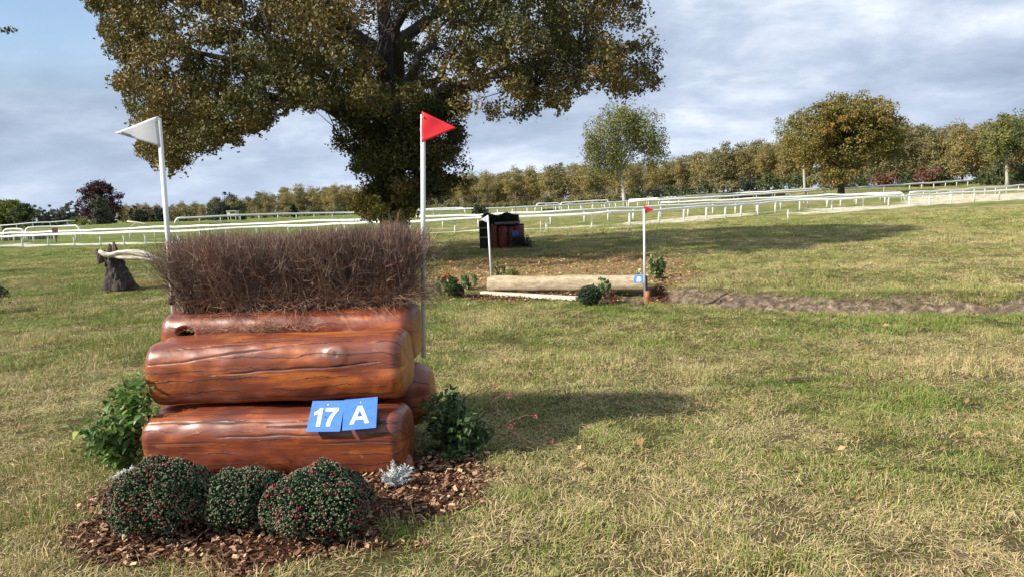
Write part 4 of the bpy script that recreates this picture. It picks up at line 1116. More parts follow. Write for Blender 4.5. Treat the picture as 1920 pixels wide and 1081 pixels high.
# ---- brush on top
def brush():
    a = Vector((-2.22, 5.04, 0.94)); b_ = Vector((-0.69, 4.91, 0.94))
    V = []; Fq = []; T = []
    def strands(n, base, dirv, length, wid, seg, curl, tint, taper=True):
        """ribbons; arrays (n,3)"""
        p = base.copy(); d = dirv / np.linalg.norm(dirv, axis=1)[:, None]
        side = np.cross(d, rng.normal(size=(n, 3))); side /= np.linalg.norm(side, axis=1)[:, None]
        vs = []
        for s in range(seg + 1):
            wv = wid * (1 - 0.8 * s / seg if taper else 1)
            vs += [p - side * wv[:, None] / 2, p + side * wv[:, None] / 2]
            if s < seg:
                d = d + rng.normal(size=(n, 3)) * curl; d /= np.linalg.norm(d, axis=1)[:, None]
                p = p + d * (length / seg)[:, None]
        vs = np.stack(vs, 1)
        o = sum(len(x) for x in V)
        V.append(vs.reshape(-1, 3)); T.append(np.repeat(tint, 2 * (seg + 1)))
        base_i = o + np.arange(n)[:, None] * (2 * (seg + 1))
        for s in range(seg):
            Fq.append(np.concatenate([base_i + 2 * s, base_i + 2 * s + 1, base_i + 2 * s + 3, base_i + 2 * s + 2], 1))
        return vs
    n = 4600
    s = rng.random(n); s = s + 0.010 * np.sin(s * 2 * pi * 17)
    bundle = np.floor(s * 26) / 26 + 0.02
    depth = (rng.random(n) - 0.5) * 0.30
    base = np.array(a)[None] + (np.array(b_ - a)[None]) * s[:, None]; base[:, 1] += depth; base[:, 2] += rng.random(n) * 0.02
    lean = (s - 0.5)
    d = np.stack([lean * 0.10 + (rng.normal(size=n) * 0.13) - 0.16 * np.exp(-s / 0.035) + 0.02 * np.exp(-(1 - s) / 0.05), depth * 0.55 + rng.normal(size=n) * 0.14, np.ones(n)], 1)
    L = (0.44 + 0.10 * vnoise(s * 14, 0.5) + rng.normal(size=n) * 0.05) * (1 + 0.15 * np.exp(-(1 - s) / 0.12) + 0.06 * np.exp(-s / 0.06))
    tint = np.clip(rng.random(n) ** 1.3 * 0.75 + 0.35 * vnoise(s * 26, 3.0), 0, 1)
    vs = strands(n, base, d, L, np.full(n, 0.005), 6, 0.13, tint)
    # twiglets off each strand
    for rep in range(15):
        seg = rng.integers(1, 6, n)
        q = vs[np.arange(n), seg * 2] * 0.5 + vs[np.arange(n), seg * 2 + 1] * 0.5
        dd = (vs[np.arange(n), seg * 2 + 2] - vs[np.arange(n), seg * 2]); dd /= np.linalg.norm(dd, axis=1)[:, None]
        dv = dd * 1.0 + rng.normal(size=(n, 3)) * 0.45 + np.array([0, -0.08, 0.1])
        Lt = 0.06 + 0.13 * rng.random(n)
        Lt = np.minimum(Lt, np.maximum(0.03, (1.46 + 0.05 * vnoise(q[:, 0] * 9, 4.0) - q[:, 2]) * 1.2))
        strands(n, q, dv, Lt, np.full(n, 0.0026), 3, 0.24, np.clip(tint + rng.normal(size=n) * 0.15, 0, 1))
    # loose red-brown twigs that hang over the upper log
    n = 700
    s = np.clip(rng.random(n) ** 0.7, 0, 1) * 1.0
    base = np.array(a)[None] + (np.array(b_ - a)[None]) * s[:, None]; base[:, 1] -= 0.13; base[:, 2] += 0.06 + rng.random(n) * 0.06
    d = np.stack([rng.normal(size=n) * 0.7 + 0.2, -0.35 - 0.4 * rng.random(n), rng.normal(size=n) * 0.25 + 0.05], 1)
    strands(n, base, d, 0.10 + rng.random(n) * 0.18, np.full(n, 0.0035), 5, 0.25, 0.75 + 0.25 * rng.random(n))
    # right hand end: horizontal spray
    n = 500
    base = np.array(b_)[None] + rng.normal(size=(n, 3)) * np.array([0.10, 0.08, 0.04]) + np.array([0, 0, 0.10])
    d = np.stack([rng.random(n) * 1.0 + 0.1, rng.normal(size=n) * 0.4 - .1, rng.normal(size=n) * 0.4 - 0.05], 1)
    strands(n, base, d, 0.08 + rng.random(n) * 0.14, np.full(n, 0.0035), 5, 0.25, 0.7 + 0.3 * rng.random(n))
    # debris lying in the groove between the two upper logs
    n = 420
    s = 0.08 + 0.55 * rng.random(n); s[:170] = 0.38 + rng.normal(size=170) * 0.05
    base = np.array([-2.25, 4.79, 0.865])[None] + np.array([1.6, -0.17, 0.0])[None] * s[:, None] + rng.normal(size=(n, 3)) * np.array([0.01, 0.015, 0.008])
    d = np.stack([rng.normal(size=n), rng.normal(size=n) * 0.4 - .1, np.abs(rng.normal(size=n)) * 0.35], 1)
    strands(n, base, d, 0.04 + rng.random(n) * 0.09, np.full(n, 0.003), 4, 0.3, 0.8 + 0.2 * rng.random(n))
    # a few single sprays lying on the upper log
    n = 130
    s = rng.random(n)
    base = np.array([-2.15, 4.83, 0.965])[None] + np.array([1.45, -0.15, 0.0])[None] * s[:, None] + np.stack([rng.normal(size=n) * .01, rng.random(n) * 0.14, rng.random(n) * 0.02], 1)
    d = np.stack([rng.normal(size=n), -np.ones(n) * 0.9, -0.45 - 0.2 * rng.random(n)], 1)
    strands(n, base, d, 0.06 + rng.random(n) * 0.12, np.full(n, 0.003), 4, 0.18, 0.7 + 0.3 * rng.random(n))
    me = fastmesh('brush', np.concatenate(V) - np.array(JO), np.concatenate(Fq), {'rnd': np.concatenate(T)})
    mt = leafmat('dry_birch_twig', [(0, (0.045, 0.029, 0.026)), (0.35, (0.125, 0.083, 0.070)), (0.7, (0.29, 0.21, 0.165)), (1.0, (0.38, 0.20, 0.12))], 0.7, 0.05, None, 0.2)
    o = obj('brush', me, mt, jump); tag(o, kind='stuff')
brush()

# ------------------------------------------------------------------ plants
def dome_mum(label, c, r, h, nleaf, nbud, redshare):
    root = thing('chrysanthemum', label, 'flowering plant', c, 0, 'round chrysanthemums in front of the log fence')
    n = nleaf
    d = rng.normal(size=(n, 3)); d[:, 2] = np.abs(d[:, 2]) - 0.25; d /= np.linalg.norm(d, axis=1)[:, None]
    rr_ = 1 - 0.45 * rng.random(n) ** 1.6
    wob = 1 + 0.17 * (vnoise(d[:, 0] * 3 + c[0] * 5 + 9, d[:, 1] * 3 + 9) - 0.5) * 2 + 0.05 * (vnoise(d[:, 0] * 9 + 9, d[:, 2] * 9 + 9) - .5) * 2
    P = d * (rr_ * wob)[:, None] * np.array([r, r, h * 0.60]) + np.array([0, 0, h * 0.40])
    P[:, 2] = np.maximum(P[:, 2], 0.01)
    v, f = leafcloud(P, 0.026, 0.6, 0.3)
    mt = MAT.setdefault('mumleaf', leafmat('chrysanthemum_leaf', [(0, (0.012, 0.028, 0.012)), (0.6, (0.03, 0.062, 0.022)), (1, (0.07, 0.11, 0.04))], 0.5, 0.12))
    obj('foliage', fastmesh('foliage', v, f, {'rnd': rng.random(n).repeat(4)}), mt, root)
    n = nbud
    d = rng.normal(size=(n, 3)); d[:, 2] = np.abs(d[:, 2]) - 0.22; d /= np.linalg.norm(d, axis=1)[:, None]
    wob = 1.02 + 0.17 * (vnoise(d[:, 0] * 3 + c[0] * 5 + 9, d[:, 1] * 3 + 9) - 0.5) * 2
    P = d * wob[:, None] * np.array([r, r, h * 0.61]) + np.array([0, 0, h * 0.40]); P[:, 2] = np.maximum(P[:, 2], 0.02)
    isred = rng.random(n) < redshare * (0.6 + 0.8 * vnoise(d[:, 0] * 4 + 20, d[:, 2] * 4 + 3))
    for nm, sel, sz, m_ in (('red_flowers', isred, 0.0078, 'redbud'), ('green_buds', ~isred, 0.0042, 'greenbud')):
        Q = P[sel]; k = len(Q)
        if not k: continue
        s = sz * (0.6 + 0.9 * rng.random(k))[:, None]
        octa = np.array([(1, 0, 0), (0, 1, 0), (-1, 0, 0), (0, -1, 0), (0, 0, 1), (0, 0, -1)], float)
        vv = (Q[:, None, :] + octa[None] * s[:, None, :]).reshape(-1, 3)
        fo = np.array([(0, 1, 4), (1, 2, 4), (2, 3, 4), (3, 0, 4), (1, 0, 5), (2, 1, 5), (3, 2, 5), (0, 3, 5)])
        ff = (np.arange(k)[:, None, None] * 6 + fo[None]).reshape(-1, 3)
        if m_ not in MAT:
            MAT[m_] = leafmat(m_, [(0, (0.07, 0.004, 0.008)), (1, (0.24, 0.010, 0.018))] if m_ == 'redbud' else [(0, (0.06, 0.09, 0.04)), (0.7, (0.18, 0.20, 0.10)), (1, (0.34, 0.22, 0.18))], 0.6, 0.1)
        o = obj(nm, fastmesh(nm, vv, ff, {'rnd': rng.random(k).repeat(6)}), MAT[m_], root); tag(o, kind='stuff')
    return root
for (px, py, ptop, rad_, lab, nb, rs_) in [(316, 950, 858, 0.258, 'dark green chrysanthemum dome with many red buds, leftmost of the three', 2600, 0.12),
                                           (456, 950, 873, 0.215, 'smaller chrysanthemum dome with few open flowers, middle of the three', 1800, 0.035),
                                           (603, 955, 868, 0.258, 'dark green chrysanthemum dome with red buds, rightmost of the three', 2600, 0.10)]:
    c = gr(px, {316: 996, 456: 984, 603: 996}[px]); c.z = hgt(c.x, c.y)
    h = at(px, ptop, c.y + 0.05).z - c.z
    dome_mum(lab, c, rad_, h, 9000, nb, rs_)

def leaf_proto(name, L, Wd, mat, fold=0.25, curl=0.25):
    vs = []; n = 5
    prof = [0.0, 0.75, 1.0, 0.72, 0.32, 0.0]
    for i in range(n + 1):
        s = i / n; w_ = Wd / 2 * prof[i]; z = -curl * L * s * s
        vs += [(-w_, s * L, z + fold * w_), (0, s * L, z), (w_, s * L, z + fold * w_)]
    fs = []
    for i in range(n):
        k = i * 3
        fs += [(k, k + 1, k + 4, k + 3), (k + 1, k + 2, k + 5, k + 4)]
    m = MB(); m.add(vs, fs, 0.5); me = m.mesh(name, True); me.materials.append(mat); return me
def leafsolid(name, stops_a, rough=0.35):
    m, t, b = newmat(name)
    r_ = t.n('ShaderNodeObjectInfo').outputs['Random']
    c = t.ramp(r_, stops_a)
    tcn = t.n('ShaderNodeTexCoord'); n = t.noise(tcn.outputs['Object'], 60, 3)
    c = t.mix(t.math('MULTIPLY', n, 0.25), c, (0.03, 0.05, 0.02))
    t.l(c, b.inputs['Base Color']); b.inputs['Roughness'].default_value = rough; b.inputs['Specular IOR Level'].default_value = 0.5
    tr = t.n('ShaderNodeBsdfTranslucent'); t.l(c, tr.inputs[0]); mx = t.n('ShaderNodeMixShader'); mx.inputs[0].default_value = 0.3
    out = m.node_tree.nodes['Material Output']; t.l(b.outputs[0], mx.inputs[1]); t.l(tr.outputs[0], mx.inputs[2]); t.l(mx.outputs[0], out.inputs[0])
    return m
LM1 = leafsolid('shrub_leaf_green', [(0, (0.07, 0.16, 0.035)), (0.5, (0.16, 0.30, 0.07)), (0.85, (0.28, 0.42, 0.10)), (1.0, (0.50, 0.52, 0.12))])
LM2 = leafsolid('shrub_leaf_dark', [(0, (0.03, 0.07, 0.022)), (0.5, (0.08, 0.15, 0.05)), (0.85, (0.18, 0.28, 0.10)), (1.0, (0.38, 0.42, 0.15))])
def leafy_shrub(name, label, c, stems, leafme, lsize, mat_stem, nper, seed, filler, fillmat, group=None):
    """stems: list of tip points relative to c"""
    root = thing(name, label, 'shrub', c, 0, group)
    rr = random.Random(seed); m = MB(); pts = []
    for tip in stems:
        tip = Vector(tip); pv = []
        for i in range(8):
            s = i / 7
            q = Vector((tip.x * s ** 1.3, tip.y * s ** 1.3, tip.z * (s ** 0.8))) + Vector((rr.uniform(-.012, .012), rr.uniform(-.012, .012), 0)) * (i > 0)
            pv.append(q)
        m.tube(pv, [0.005 * (1 - 0.75 * i / 7) for i in range(8)], 5, caps=False)
        pts.append(pv)
    m.build('stems', mat_stem, root, True)
    cnt = 0
    for pv in pts:
        for k in range(nper):
            s = 0.30 + 0.70 * (k + rr.random() * 0.5) / nper; s = min(s, 0.999)
            i = int(s * 7); q = pv[i].lerp(pv[min(i + 1, 7)], s * 7 - i)
            az = k * 2.4 + rr.uniform(-.5, .5)
            el = rr.uniform(-0.5, 0.35)
            o = bpy.data.objects.new('leaf', rr.choice(leafme)); COL.objects.link(o); o.parent = root
            sc = lsize * rr.uniform(0.55, 1.15)
            o.location = q; o.rotation_euler = (el, rr.uniform(-.4, .4), az); o.scale = (sc, sc, sc)
            cnt += 1
    # small leaves deep inside
    C = []
    for pv in pts:
        for q in pv[2:7]: C.append(tuple(q))
    C = np.array(C)
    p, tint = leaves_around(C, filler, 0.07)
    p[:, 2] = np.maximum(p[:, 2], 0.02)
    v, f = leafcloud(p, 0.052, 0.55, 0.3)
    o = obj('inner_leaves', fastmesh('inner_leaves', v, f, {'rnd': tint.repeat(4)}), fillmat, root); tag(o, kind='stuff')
    return root
STEM = simple('green_stem', (0.10, 0.12, 0.05), 0.6)
BSTEM = simple('brown_stem', (0.10, 0.06, 0.04), 0.7)
lp1 = [leaf_proto('leaf', 1.0, 0.5, LM1, 0.25, 0.3), leaf_proto('leaf', 1.0, 0.42, LM1, 0.1, 0.15), leaf_proto('leaf', 0.9, 0.55, LM1, 0.3, 0.45)]
lp2 = [leaf_proto('leaf', 1.0, 0.55, LM2, 0.25, 0.3), leaf_proto('leaf', 1.0, 0.48, LM2, 0.1, 0.15), leaf_proto('leaf', 0.9, 0.6, LM2, 0.3, 0.45)]
cL = gr(262, 880); cL = Vector((-2.50, 4.62, hgt(-2.5, 4.62)))
stL = []
rr = random.Random(21)
for px, py in [(255, 695), (228, 700), (275, 698), (262, 702), (285, 705), (235, 712), (215, 722), (245, 735), (200, 745), (180, 765), (172, 790), (165, 810), (190, 800), (210, 775), (225, 830), (200, 850), (245, 800), (272, 760), (185, 870), (262, 850), (278, 720), (150, 800), (128, 795), (130, 835), (240, 770)]:
    yy = 4.62 + rr.uniform(-0.22, 0.14)
    stL.append(at(px, py, yy) - cL)
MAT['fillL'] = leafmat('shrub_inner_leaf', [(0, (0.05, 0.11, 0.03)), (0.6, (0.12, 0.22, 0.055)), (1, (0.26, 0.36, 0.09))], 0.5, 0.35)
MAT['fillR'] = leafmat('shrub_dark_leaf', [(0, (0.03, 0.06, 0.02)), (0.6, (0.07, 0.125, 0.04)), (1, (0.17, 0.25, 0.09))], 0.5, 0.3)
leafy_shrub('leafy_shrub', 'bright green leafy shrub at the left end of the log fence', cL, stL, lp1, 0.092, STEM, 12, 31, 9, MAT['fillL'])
cR = Vector((-0.40, 4.66, hgt(-0.4, 4.66)))
stR = []
for px, py in [(838, 716), (815, 728), (795, 745), (855, 735), (870, 755), (890, 770), (905, 790), (920, 800), (925, 815), (905, 830), (885, 850), (865, 845), (840, 855), (800, 800), (820, 770), (845, 790), (870, 810), (785, 770), (835, 820), (800, 835), (895, 860), (812, 740)]:
    stR.append(at(px, py, 4.66 + rr.uniform(-0.22, 0.15)) - cR)
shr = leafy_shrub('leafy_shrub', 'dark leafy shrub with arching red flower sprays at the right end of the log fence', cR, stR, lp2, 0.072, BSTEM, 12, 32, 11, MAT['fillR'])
# arching flower sprays
pink = leafmat('red_pink_flower', [(0, (0.30, 0.02, 0.05)), (1, (0.65, 0.12, 0.18))], 0.6, 0.2)
for tips in [[(915, 815), (950, 790), (985, 778), (1004, 779)], [(910, 805), (945, 795), (970, 815), (1000, 830), (1033, 829)], [(905, 780), (925, 750), (948, 735), (955, 742)], [(870, 745), (905, 728), (928, 720)], [(900, 830), (935, 812), (962, 800)]]:
    P0 = [at(px, py, 4.62 - 0.04 * i) - cR for i, (px, py) in enumerate(tips)]
    m = MB(); m.tube([Vector((0, 0, 0.15))] + P0, 0.0028, 5); st_ = m.build('flower_stem', BSTEM, shr, True)
    Q = []
    for i in range(len(P0) - 1):
        for k in range(7): Q.append(P0[i].lerp(P0[i + 1], k / 7))
    Q = np.array([tuple(q) for q in Q[len(Q) // 3:]]); Q = np.repeat(Q, 3, 0) + rng.normal(size=(len(Q) * 3, 3)) * 0.006
    tipc = np.array(P0[-1]) + rng.normal(size=(26, 3)) * 0.010
    Q = np.concatenate([Q[::5], tipc[:14]])
    v, f = leafcloud(Q, 0.012, 0.6); o = obj('flowers', fastmesh('flowers', v, f, {'rnd': rng.random(len(Q)).repeat(4)}), pink, shr); tag(o, kind='stuff')

def tuft_plant(name, label, cat, px, py, wpx, hpx, mats, leafsize, nleaf, dots=None, shape='ball', aspect=0.55, stems=True):
    g = onground(px, py); s = g.y / FPX; r_ = wpx * s / 2; h = hpx * s
    root = thing(name, label, cat, g)
    d = rng.normal(size=(nleaf, 3)); d /= np.linalg.norm(d, axis=1)[:, None]
    rad = rng.random(nleaf) ** 0.4
    P = d * rad[:, None]
    P[:, 0] *= r_; P[:, 1] *= min(r_, h); P[:, 2] = h * 0.5 + P[:, 2] * h * 0.5
    keep = vnoise(P[:, 0] / r_ * 2.5 + px, P[:, 2] / h * 2.5 + 5) > (0.0 if shape == 'ball' else 0.36)
    P = P[keep]; P[:, 2] = np.maximum(P[:, 2], 0.005)
    v, f = leafcloud(P, leafsize, aspect, 0.3)
    obj('foliage', fastmesh('foliage', v, f, {'rnd': rng.random(len(P)).repeat(4)}), mats, root)
    if stems:
        m = MB(); rr_ = random.Random(int(px))
        for k in range(9):
            a_ = rr_.uniform(0, 6.28); e = Vector((cos(a_) * r_ * .6, sin(a_) * r_ * .4, h * rr_.uniform(.5, .85)))
            m.tube([(0, 0, 0), (e.x * .3, e.y * .3, e.z * .6), e], [0.008, 0.006, 0.003], 4, caps=False)
        m.build('stems', BSTEM, root)
    if dots:
        nm, mt, nd_, sz = dots
        d = rng.normal(size=(nd_, 3)); d /= np.linalg.norm(d, axis=1)[:, None]; d[:, 1] = -np.abs(d[:, 1])
        Q = d * np.array([r_ * .9, r_ * .9, h * .45]) + np.array([0, 0, h * .55])
        Q = np.repeat(Q, 8, 0) + rng.normal(size=(nd_ * 8, 3)) * sz * 0.5
        v, f = leafcloud(Q, sz, 0.7); obj(nm, fastmesh(nm, v, f, {'rnd': rng.random(len(Q)).repeat(4)}), mt, root)
    return root
silver = leafmat('silver_leaf', [(0, (0.42, 0.45, 0.44)), (1, (0.75, 0.77, 0.75))], 0.8, 0.1)
redfl = leafmat('orange_red_petal', [(0, (0.5, 0.03, 0.02)), (1, (0.8, 0.08, 0.04))], 0.6, 0.2)
whitefl = leafmat('cream_leaf', [(0, (0.10, 0.16, 0.05)), (0.4, (0.3, 0.36, 0.16)), (1, (0.75, 0.75, 0.5))], 0.6, 0.2)
def ragwort(label, px, py, h, r_, n_st, seed):
    g = onground(px, py); root = thing('silver_ragwort', label, 'plant', g); rr_ = random.Random(seed); m = MB(); P = []
    for k in range(n_st):
        a_ = rr_.uniform(0, 6.28); q = rr_.random() ** 0.6
        tip = Vector((cos(a_) * r_ * q, sin(a_) * r_ * q, h * rr_.uniform(0.45, 1.05) * (1.1 - 0.5 * q)))
        m.tube([(0, 0, 0), (tip.x * .4, tip.y * .4, tip.z * .6), tip], [0.003, 0.0025, 0.001], 4, caps=False)
        for i in range(16):
            t_ = 0.35 + 0.65 * i / 15
            c = Vector((tip.x * t_ ** 1.5, tip.y * t_ ** 1.5, tip.z * t_ ** 0.8))
            wv = 0.016 * (1.25 - t_)
            P += [c + Vector((rr_.uniform(-wv, wv), rr_.uniform(-wv, wv), rr_.uniform(-wv, wv))) for _ in range(2)]
    m.build('stems', silver, root)
    v, f = leafcloud(np.array([tuple(p_) for p_ in P]), 0.022, 0.32, 0.2)
    obj('foliage', fastmesh('foliage', v, f, {'rnd': rng.random(len(P)).repeat(4)}), silver, root)
ragwort('small silver white ragwort by the right foot of the lowest log', 744, 912, 0.16, 0.10, 34, 1)
ragwort('small silver white ragwort half hidden left of the chrysanthemums', 240, 912, 0.14, 0.09, 26, 2)
midgreen = leafmat('mid_green_leaf', [(0, (0.05, 0.09, 0.03)), (0.6, (0.12, 0.20, 0.06)), (1, (0.26, 0.36, 0.12))], 0.5, 0.2)
tuft_plant('geranium_plant', 'bushy plant with orange red flowers left of the pale log', 'flowering plant', 840, 556, 44, 42, midgreen, 0.055, 1500, ('red_flowers', redfl, 4, 0.05), 'loose')
tuft_plant('round_bush', 'small dark green bush in front of the orange flowering plant', 'bush', 857, 558, 30, 26, MAT['mumleaf'], 0.04, 1400)
tuft_plant('flowering_plant', 'small plant with white flowers at the left end of the pale log', 'flowering plant', 880, 542, 34, 32, midgreen, 0.05, 900, ('white_flowers', whitefl, 14, 0.035), 'loose')
tuft_plant('leafy_bush', 'dark leafy bush behind the left end of the pale log', 'bush', 934, 522, 30, 34, midgreen, 0.055, 1100, None, 'loose')
tuft_plant('low_plant', 'light yellow green plant behind the pale log beside the dark bush', 'plant', 962, 522, 34, 18, MAT['yellowgreen'], 0.05, 500, None, 'loose')
tuft_plant('box_ball', 'clipped round dark green bush in front of the pale log', 'bush', 1106, 572, 46, 38, MAT['mumleaf'], 0.032, 3600, stems=False)
tuft_plant('leafy_plant', 'green leafy plant growing up behind the clipped round bush', 'plant', 1128, 560, 40, 40, midgreen, 0.06, 900, None, 'loose')
tuft_plant('variegated_plant', 'cream and green variegated plant leaning over the pale log', 'plant', 1148, 548, 40, 32, whitefl, 0.06, 460, None, 'loose')
tuft_plant('withered_plant', 'dark withered plant right of the clipped round bush', 'plant', 1146, 572, 26, 30, MAT['rust'], 0.05, 420, None, 'loose')
tuft_plant('laurel_bush', 'glossy green laurel bush at the right end of the pale log', 'bush', 1232, 522, 34, 48, midgreen, 0.075, 900, None, 'loose')
tuft_plant('variegated_plant', 'small cream leaved plant behind the number B plate', 'plant', 1203, 522, 26, 18, whitefl, 0.05, 260, None, 'loose')
tuft_plant('dark_bush', 'dark green bush cut off by the left edge of the photo', 'bush', -8, 590, 60, 56, MAT['mumleaf'], 0.05, 2500, None, 'loose')

# ------------------------------------------------------------------ second log jump (B)
def second_jump():
    a, b_ = gr(913, 549), gr(1207, 549)
    c = (a + b_) / 2; yaw = atan2(b_.y - a.y, b_.x - a.x); L = (b_ - a).length
    R_ = 0.142
    root = thing('pale_log_jump', 'single pale stripped log lying along the ditch with a blue B plate', 'jump', (c.x, c.y, 0))
    c2 = c + Vector((-sin(yaw) * R_, cos(yaw) * R_, 0)) + Vector((0, 0, R_ + 0.01))
    m, t, bb = newmat('pale_stripped_wood')
    tcn = t.n('ShaderNodeTexCoord')
    n = t.noise(t.mul(tcn.outputs['Object'], (2.5, 9, 9)), 3, 8, 0.7, 0.6); n2 = t.noise(tcn.outputs['Object'], 5, 6, 0.7)
    cc = t.ramp(n, [(0.3, (0.21, 0.155, 0.09)), (0.5, (0.40, 0.32, 0.21)), (0.7, (0.55, 0.48, 0.37))])
    cc = t.mix(t.math('MULTIPLY', t.step(n2, 0.56, 0.7), 0.5), cc, (0.30, 0.27, 0.06))
    cc = t.mix(t.math('MULTIPLY', t.step(n2, 0.42, 0.32), 0.45), cc, (0.52, 0.30, 0.20))
    t.l(cc, bb.inputs['Base Color']); bb.inputs['Roughness'].default_value = 0.8; t.l(t.bump(n, 0.6, 0.01), bb.inputs['Normal'])
    log_part('log', root, (c.x, c.y, 0), c2, R_, L, yaw, 0, [], [], [], seed=8, nv=60, nu=90, rc=0.02, mat=m, lump=0.006)
    m2 = MB(); m2.tube([(0, 0, 0), (0.006, 0, 0)], [R_ * 0.9] * 2, 24)
    e = m2.build('end_grain', simple('dark_end_grain', (0.05, 0.035, 0.03), 0.8), root); e.location = c2 - Vector((c.x, c.y, 0)) + Vector((cos(yaw), sin(yaw), 0)) * (L / 2 + 0.018); e.rotation_euler = (0, 0, yaw)
    # plate B on the upper right
    pc = at(1196.5, 523, c2.y - R_ * 0.9 - 0.06 * 0 + sin(yaw) * (L / 2))
    plate(root, (c.x, c.y, 0), pc + Vector((0, -0.10, 0.012)), (0.17, 0.15), yaw, radians(38), 0, 'B', 0.125, 0, False, 0.008)
    return c, yaw
cB, yawB = second_jump()
p0, p1 = gr(903, 548), gr(1082, 558)
cc = (p0 + p1) / 2
m = MB(); m.box((0, 0, 0.02), ((p1 - p0).length, 0.10, 0.06)); o = m.build('white_board', simple('whitewashed_board', (0.62, 0.56, 0.46), 0.8, 0.12, 12), None)
o.location = (cc.x, cc.y, hgt(cc.x, cc.y)); o.rotation_euler = (0, 0, atan2(p1.y - p0.y, p1.x - p0.x))
tag(o, 'narrow whitish board lying in front of the pale log', 'board')
q = at(1213, 571, y2 - 0.02); q2 = at(1213.5, 545, y2 - 0.02)
m = MB(); m.tube([(0, 0, -0.1), (0.0, 0, 0), (q2 - q) * 0.55 + Vector((0.008, 0, 0)), (q2 - q)], [0.045, 0.048, 0.042, 0.036], 10, jag=0.15, seed=2)
o = m.build('wooden_stake', simple('orange_stake_wood', (0.42, 0.14, 0.06), 0.6, 0.2, 12), None, True); o.location = q
tag(o, 'short orange brown stake holding the small red flag pole', 'stake')
# lumps of earth beside the stake
rr = random.Random(77)
for i, (px, py, s) in enumerate([(1192, 560, 0.09), (1172, 563, 0.06), (1200, 570, 0.05)]):
    g = onground(px, py); m = MB()
    rings = []
    m.tube([g + Vector((-s, 0, s * .3)), g + Vector((-s * .6, 0, s * .45)), g + Vector((0, 0, s * .55)), g + Vector((s * .7, 0, s * .4)), g + Vector((s, 0, s * .25))], [s * .3, s * .7, s * .8, s * .65, s * .25], 9, jag=0.5, seed=i)
    o = m.build('earth_clod', simple('clod_earth', (0.22, 0.15, 0.11), 0.95, 0.3, 20), None)
    tag(o, ['largest clod of earth under the right end of the pale log', 'small clod of earth left of the largest one', 'small clod of earth at the foot of the orange stake'][i], 'clod')

# ------------------------------------------------------------------ broken stump
def stump():
    g = onground(222, 541)
    root = thing('broken_stump', 'dark rotten tree stump snapped off with a white stripped branch', 'tree stump', g)
    y = g.y
    A = lambda px, py, dy=0: at(px, py, y + dy) - g
    nth, nz = 56, 40
    vs = []; fs = []
    base = A(224, 541); topc = A(207, 480)
    for i in range(nz + 1):
        s = i / nz
        c = base.lerp(topc, s) + Vector((0, 0, 0))
        c.x += 0.05 * sin(s * 2.5)
        rad = 0.165 + 0.175 * (1 - s) ** 1.6
        for k in range(nth):
            a = 2 * pi * k / nth
            r = rad * (1 + 0.10 * sin(3 * a + 1) + 0.16 * (1 - s) ** 2 * sin(5 * a + 0.5)) + 0.035 * (float(vnoise(a * 6, s * 5)) - 0.5) * 2 + 0.02 * (float(vnoise(a * 14, s * 11 + 3)) - 0.5) * 2
            z = c.z
            if i == nz: z += 0.10 * (float(vnoise(a * 3, 1.0)) - 0.3) + 0.05 * (k % 3)
            vs.append((c.x + r * cos(a), c.y + r * sin(a) * 0.9, z))
    for i in range(nz):
        for k in range(nth):
            k2 = (k + 1) % nth; fs.append((i * nth + k, i * nth + k2, (i + 1) * nth + k2, (i + 1) * nth + k))
    vs.append((topc.x + .05, topc.y, topc.z - 0.12)); L_ = len(vs) - 1
    for k in range(nth): fs.append((nz * nth + k, nz * nth + (k + 1) % nth, L_))
    m = MB(); m.add(vs, fs); m.build('trunk', barkmat('rotten_bark', (0.012, 0.009, 0.009), (0.085, 0.065, 0.055), (5, 5, 2)), root, False)
    dk = barkmat('splintered_wood', (0.03, 0.02, 0.016), (0.18, 0.12, 0.085), (9, 9, 2))
    for j, (pp, rr_) in enumerate([([(192, 492), (187, 480), (180, 468)], [0.10, 0.09, 0.03]), ([(208, 480), (206, 466), (205, 457)], [0.09, 0.06, 0.015]), ([(216, 482), (215, 466), (213, 453)], [0.10, 0.07, 0.02]), ([(200, 482), (190, 472), (183, 472)], [0.07, 0.06, 0.03]), ([(222, 480), (220, 472)], [0.06, 0.02])]):
        m = MB(); m.tube([A(*q) for q in pp], rr_, 7, jag=0.5, seed=j + 5); m.build('splinter', dk, root)
    m = MB(); m.tube([A(q[0], q[1], -0.28) for q in [(186, 471), (196, 477), (206, 479), (222, 474), (240, 472), (258, 474), (275, 478), (290, 483), (308, 491)]], [0.04, 0.06, 0.06, 0.05, 0.055, 0.075, 0.075, 0.06, 0.045], 9, jag=0.18, seed=3)
    m.tube([A(q[0], q[1], -0.28) for q in [(210, 480), (235, 483), (262, 483), (285, 487), (305, 493)]], [0.03, 0.05, 0.05, 0.05, 0.03], 8, jag=0.2, seed=9)
    br = m.build('branch', wood, root, True); br['label'] = 'white stripped branch bent over to the right'
stump()

# ------------------------------------------------------------------ mulch, litter, grass
def inside_mulch(x, y): return mulchmask(x, y)
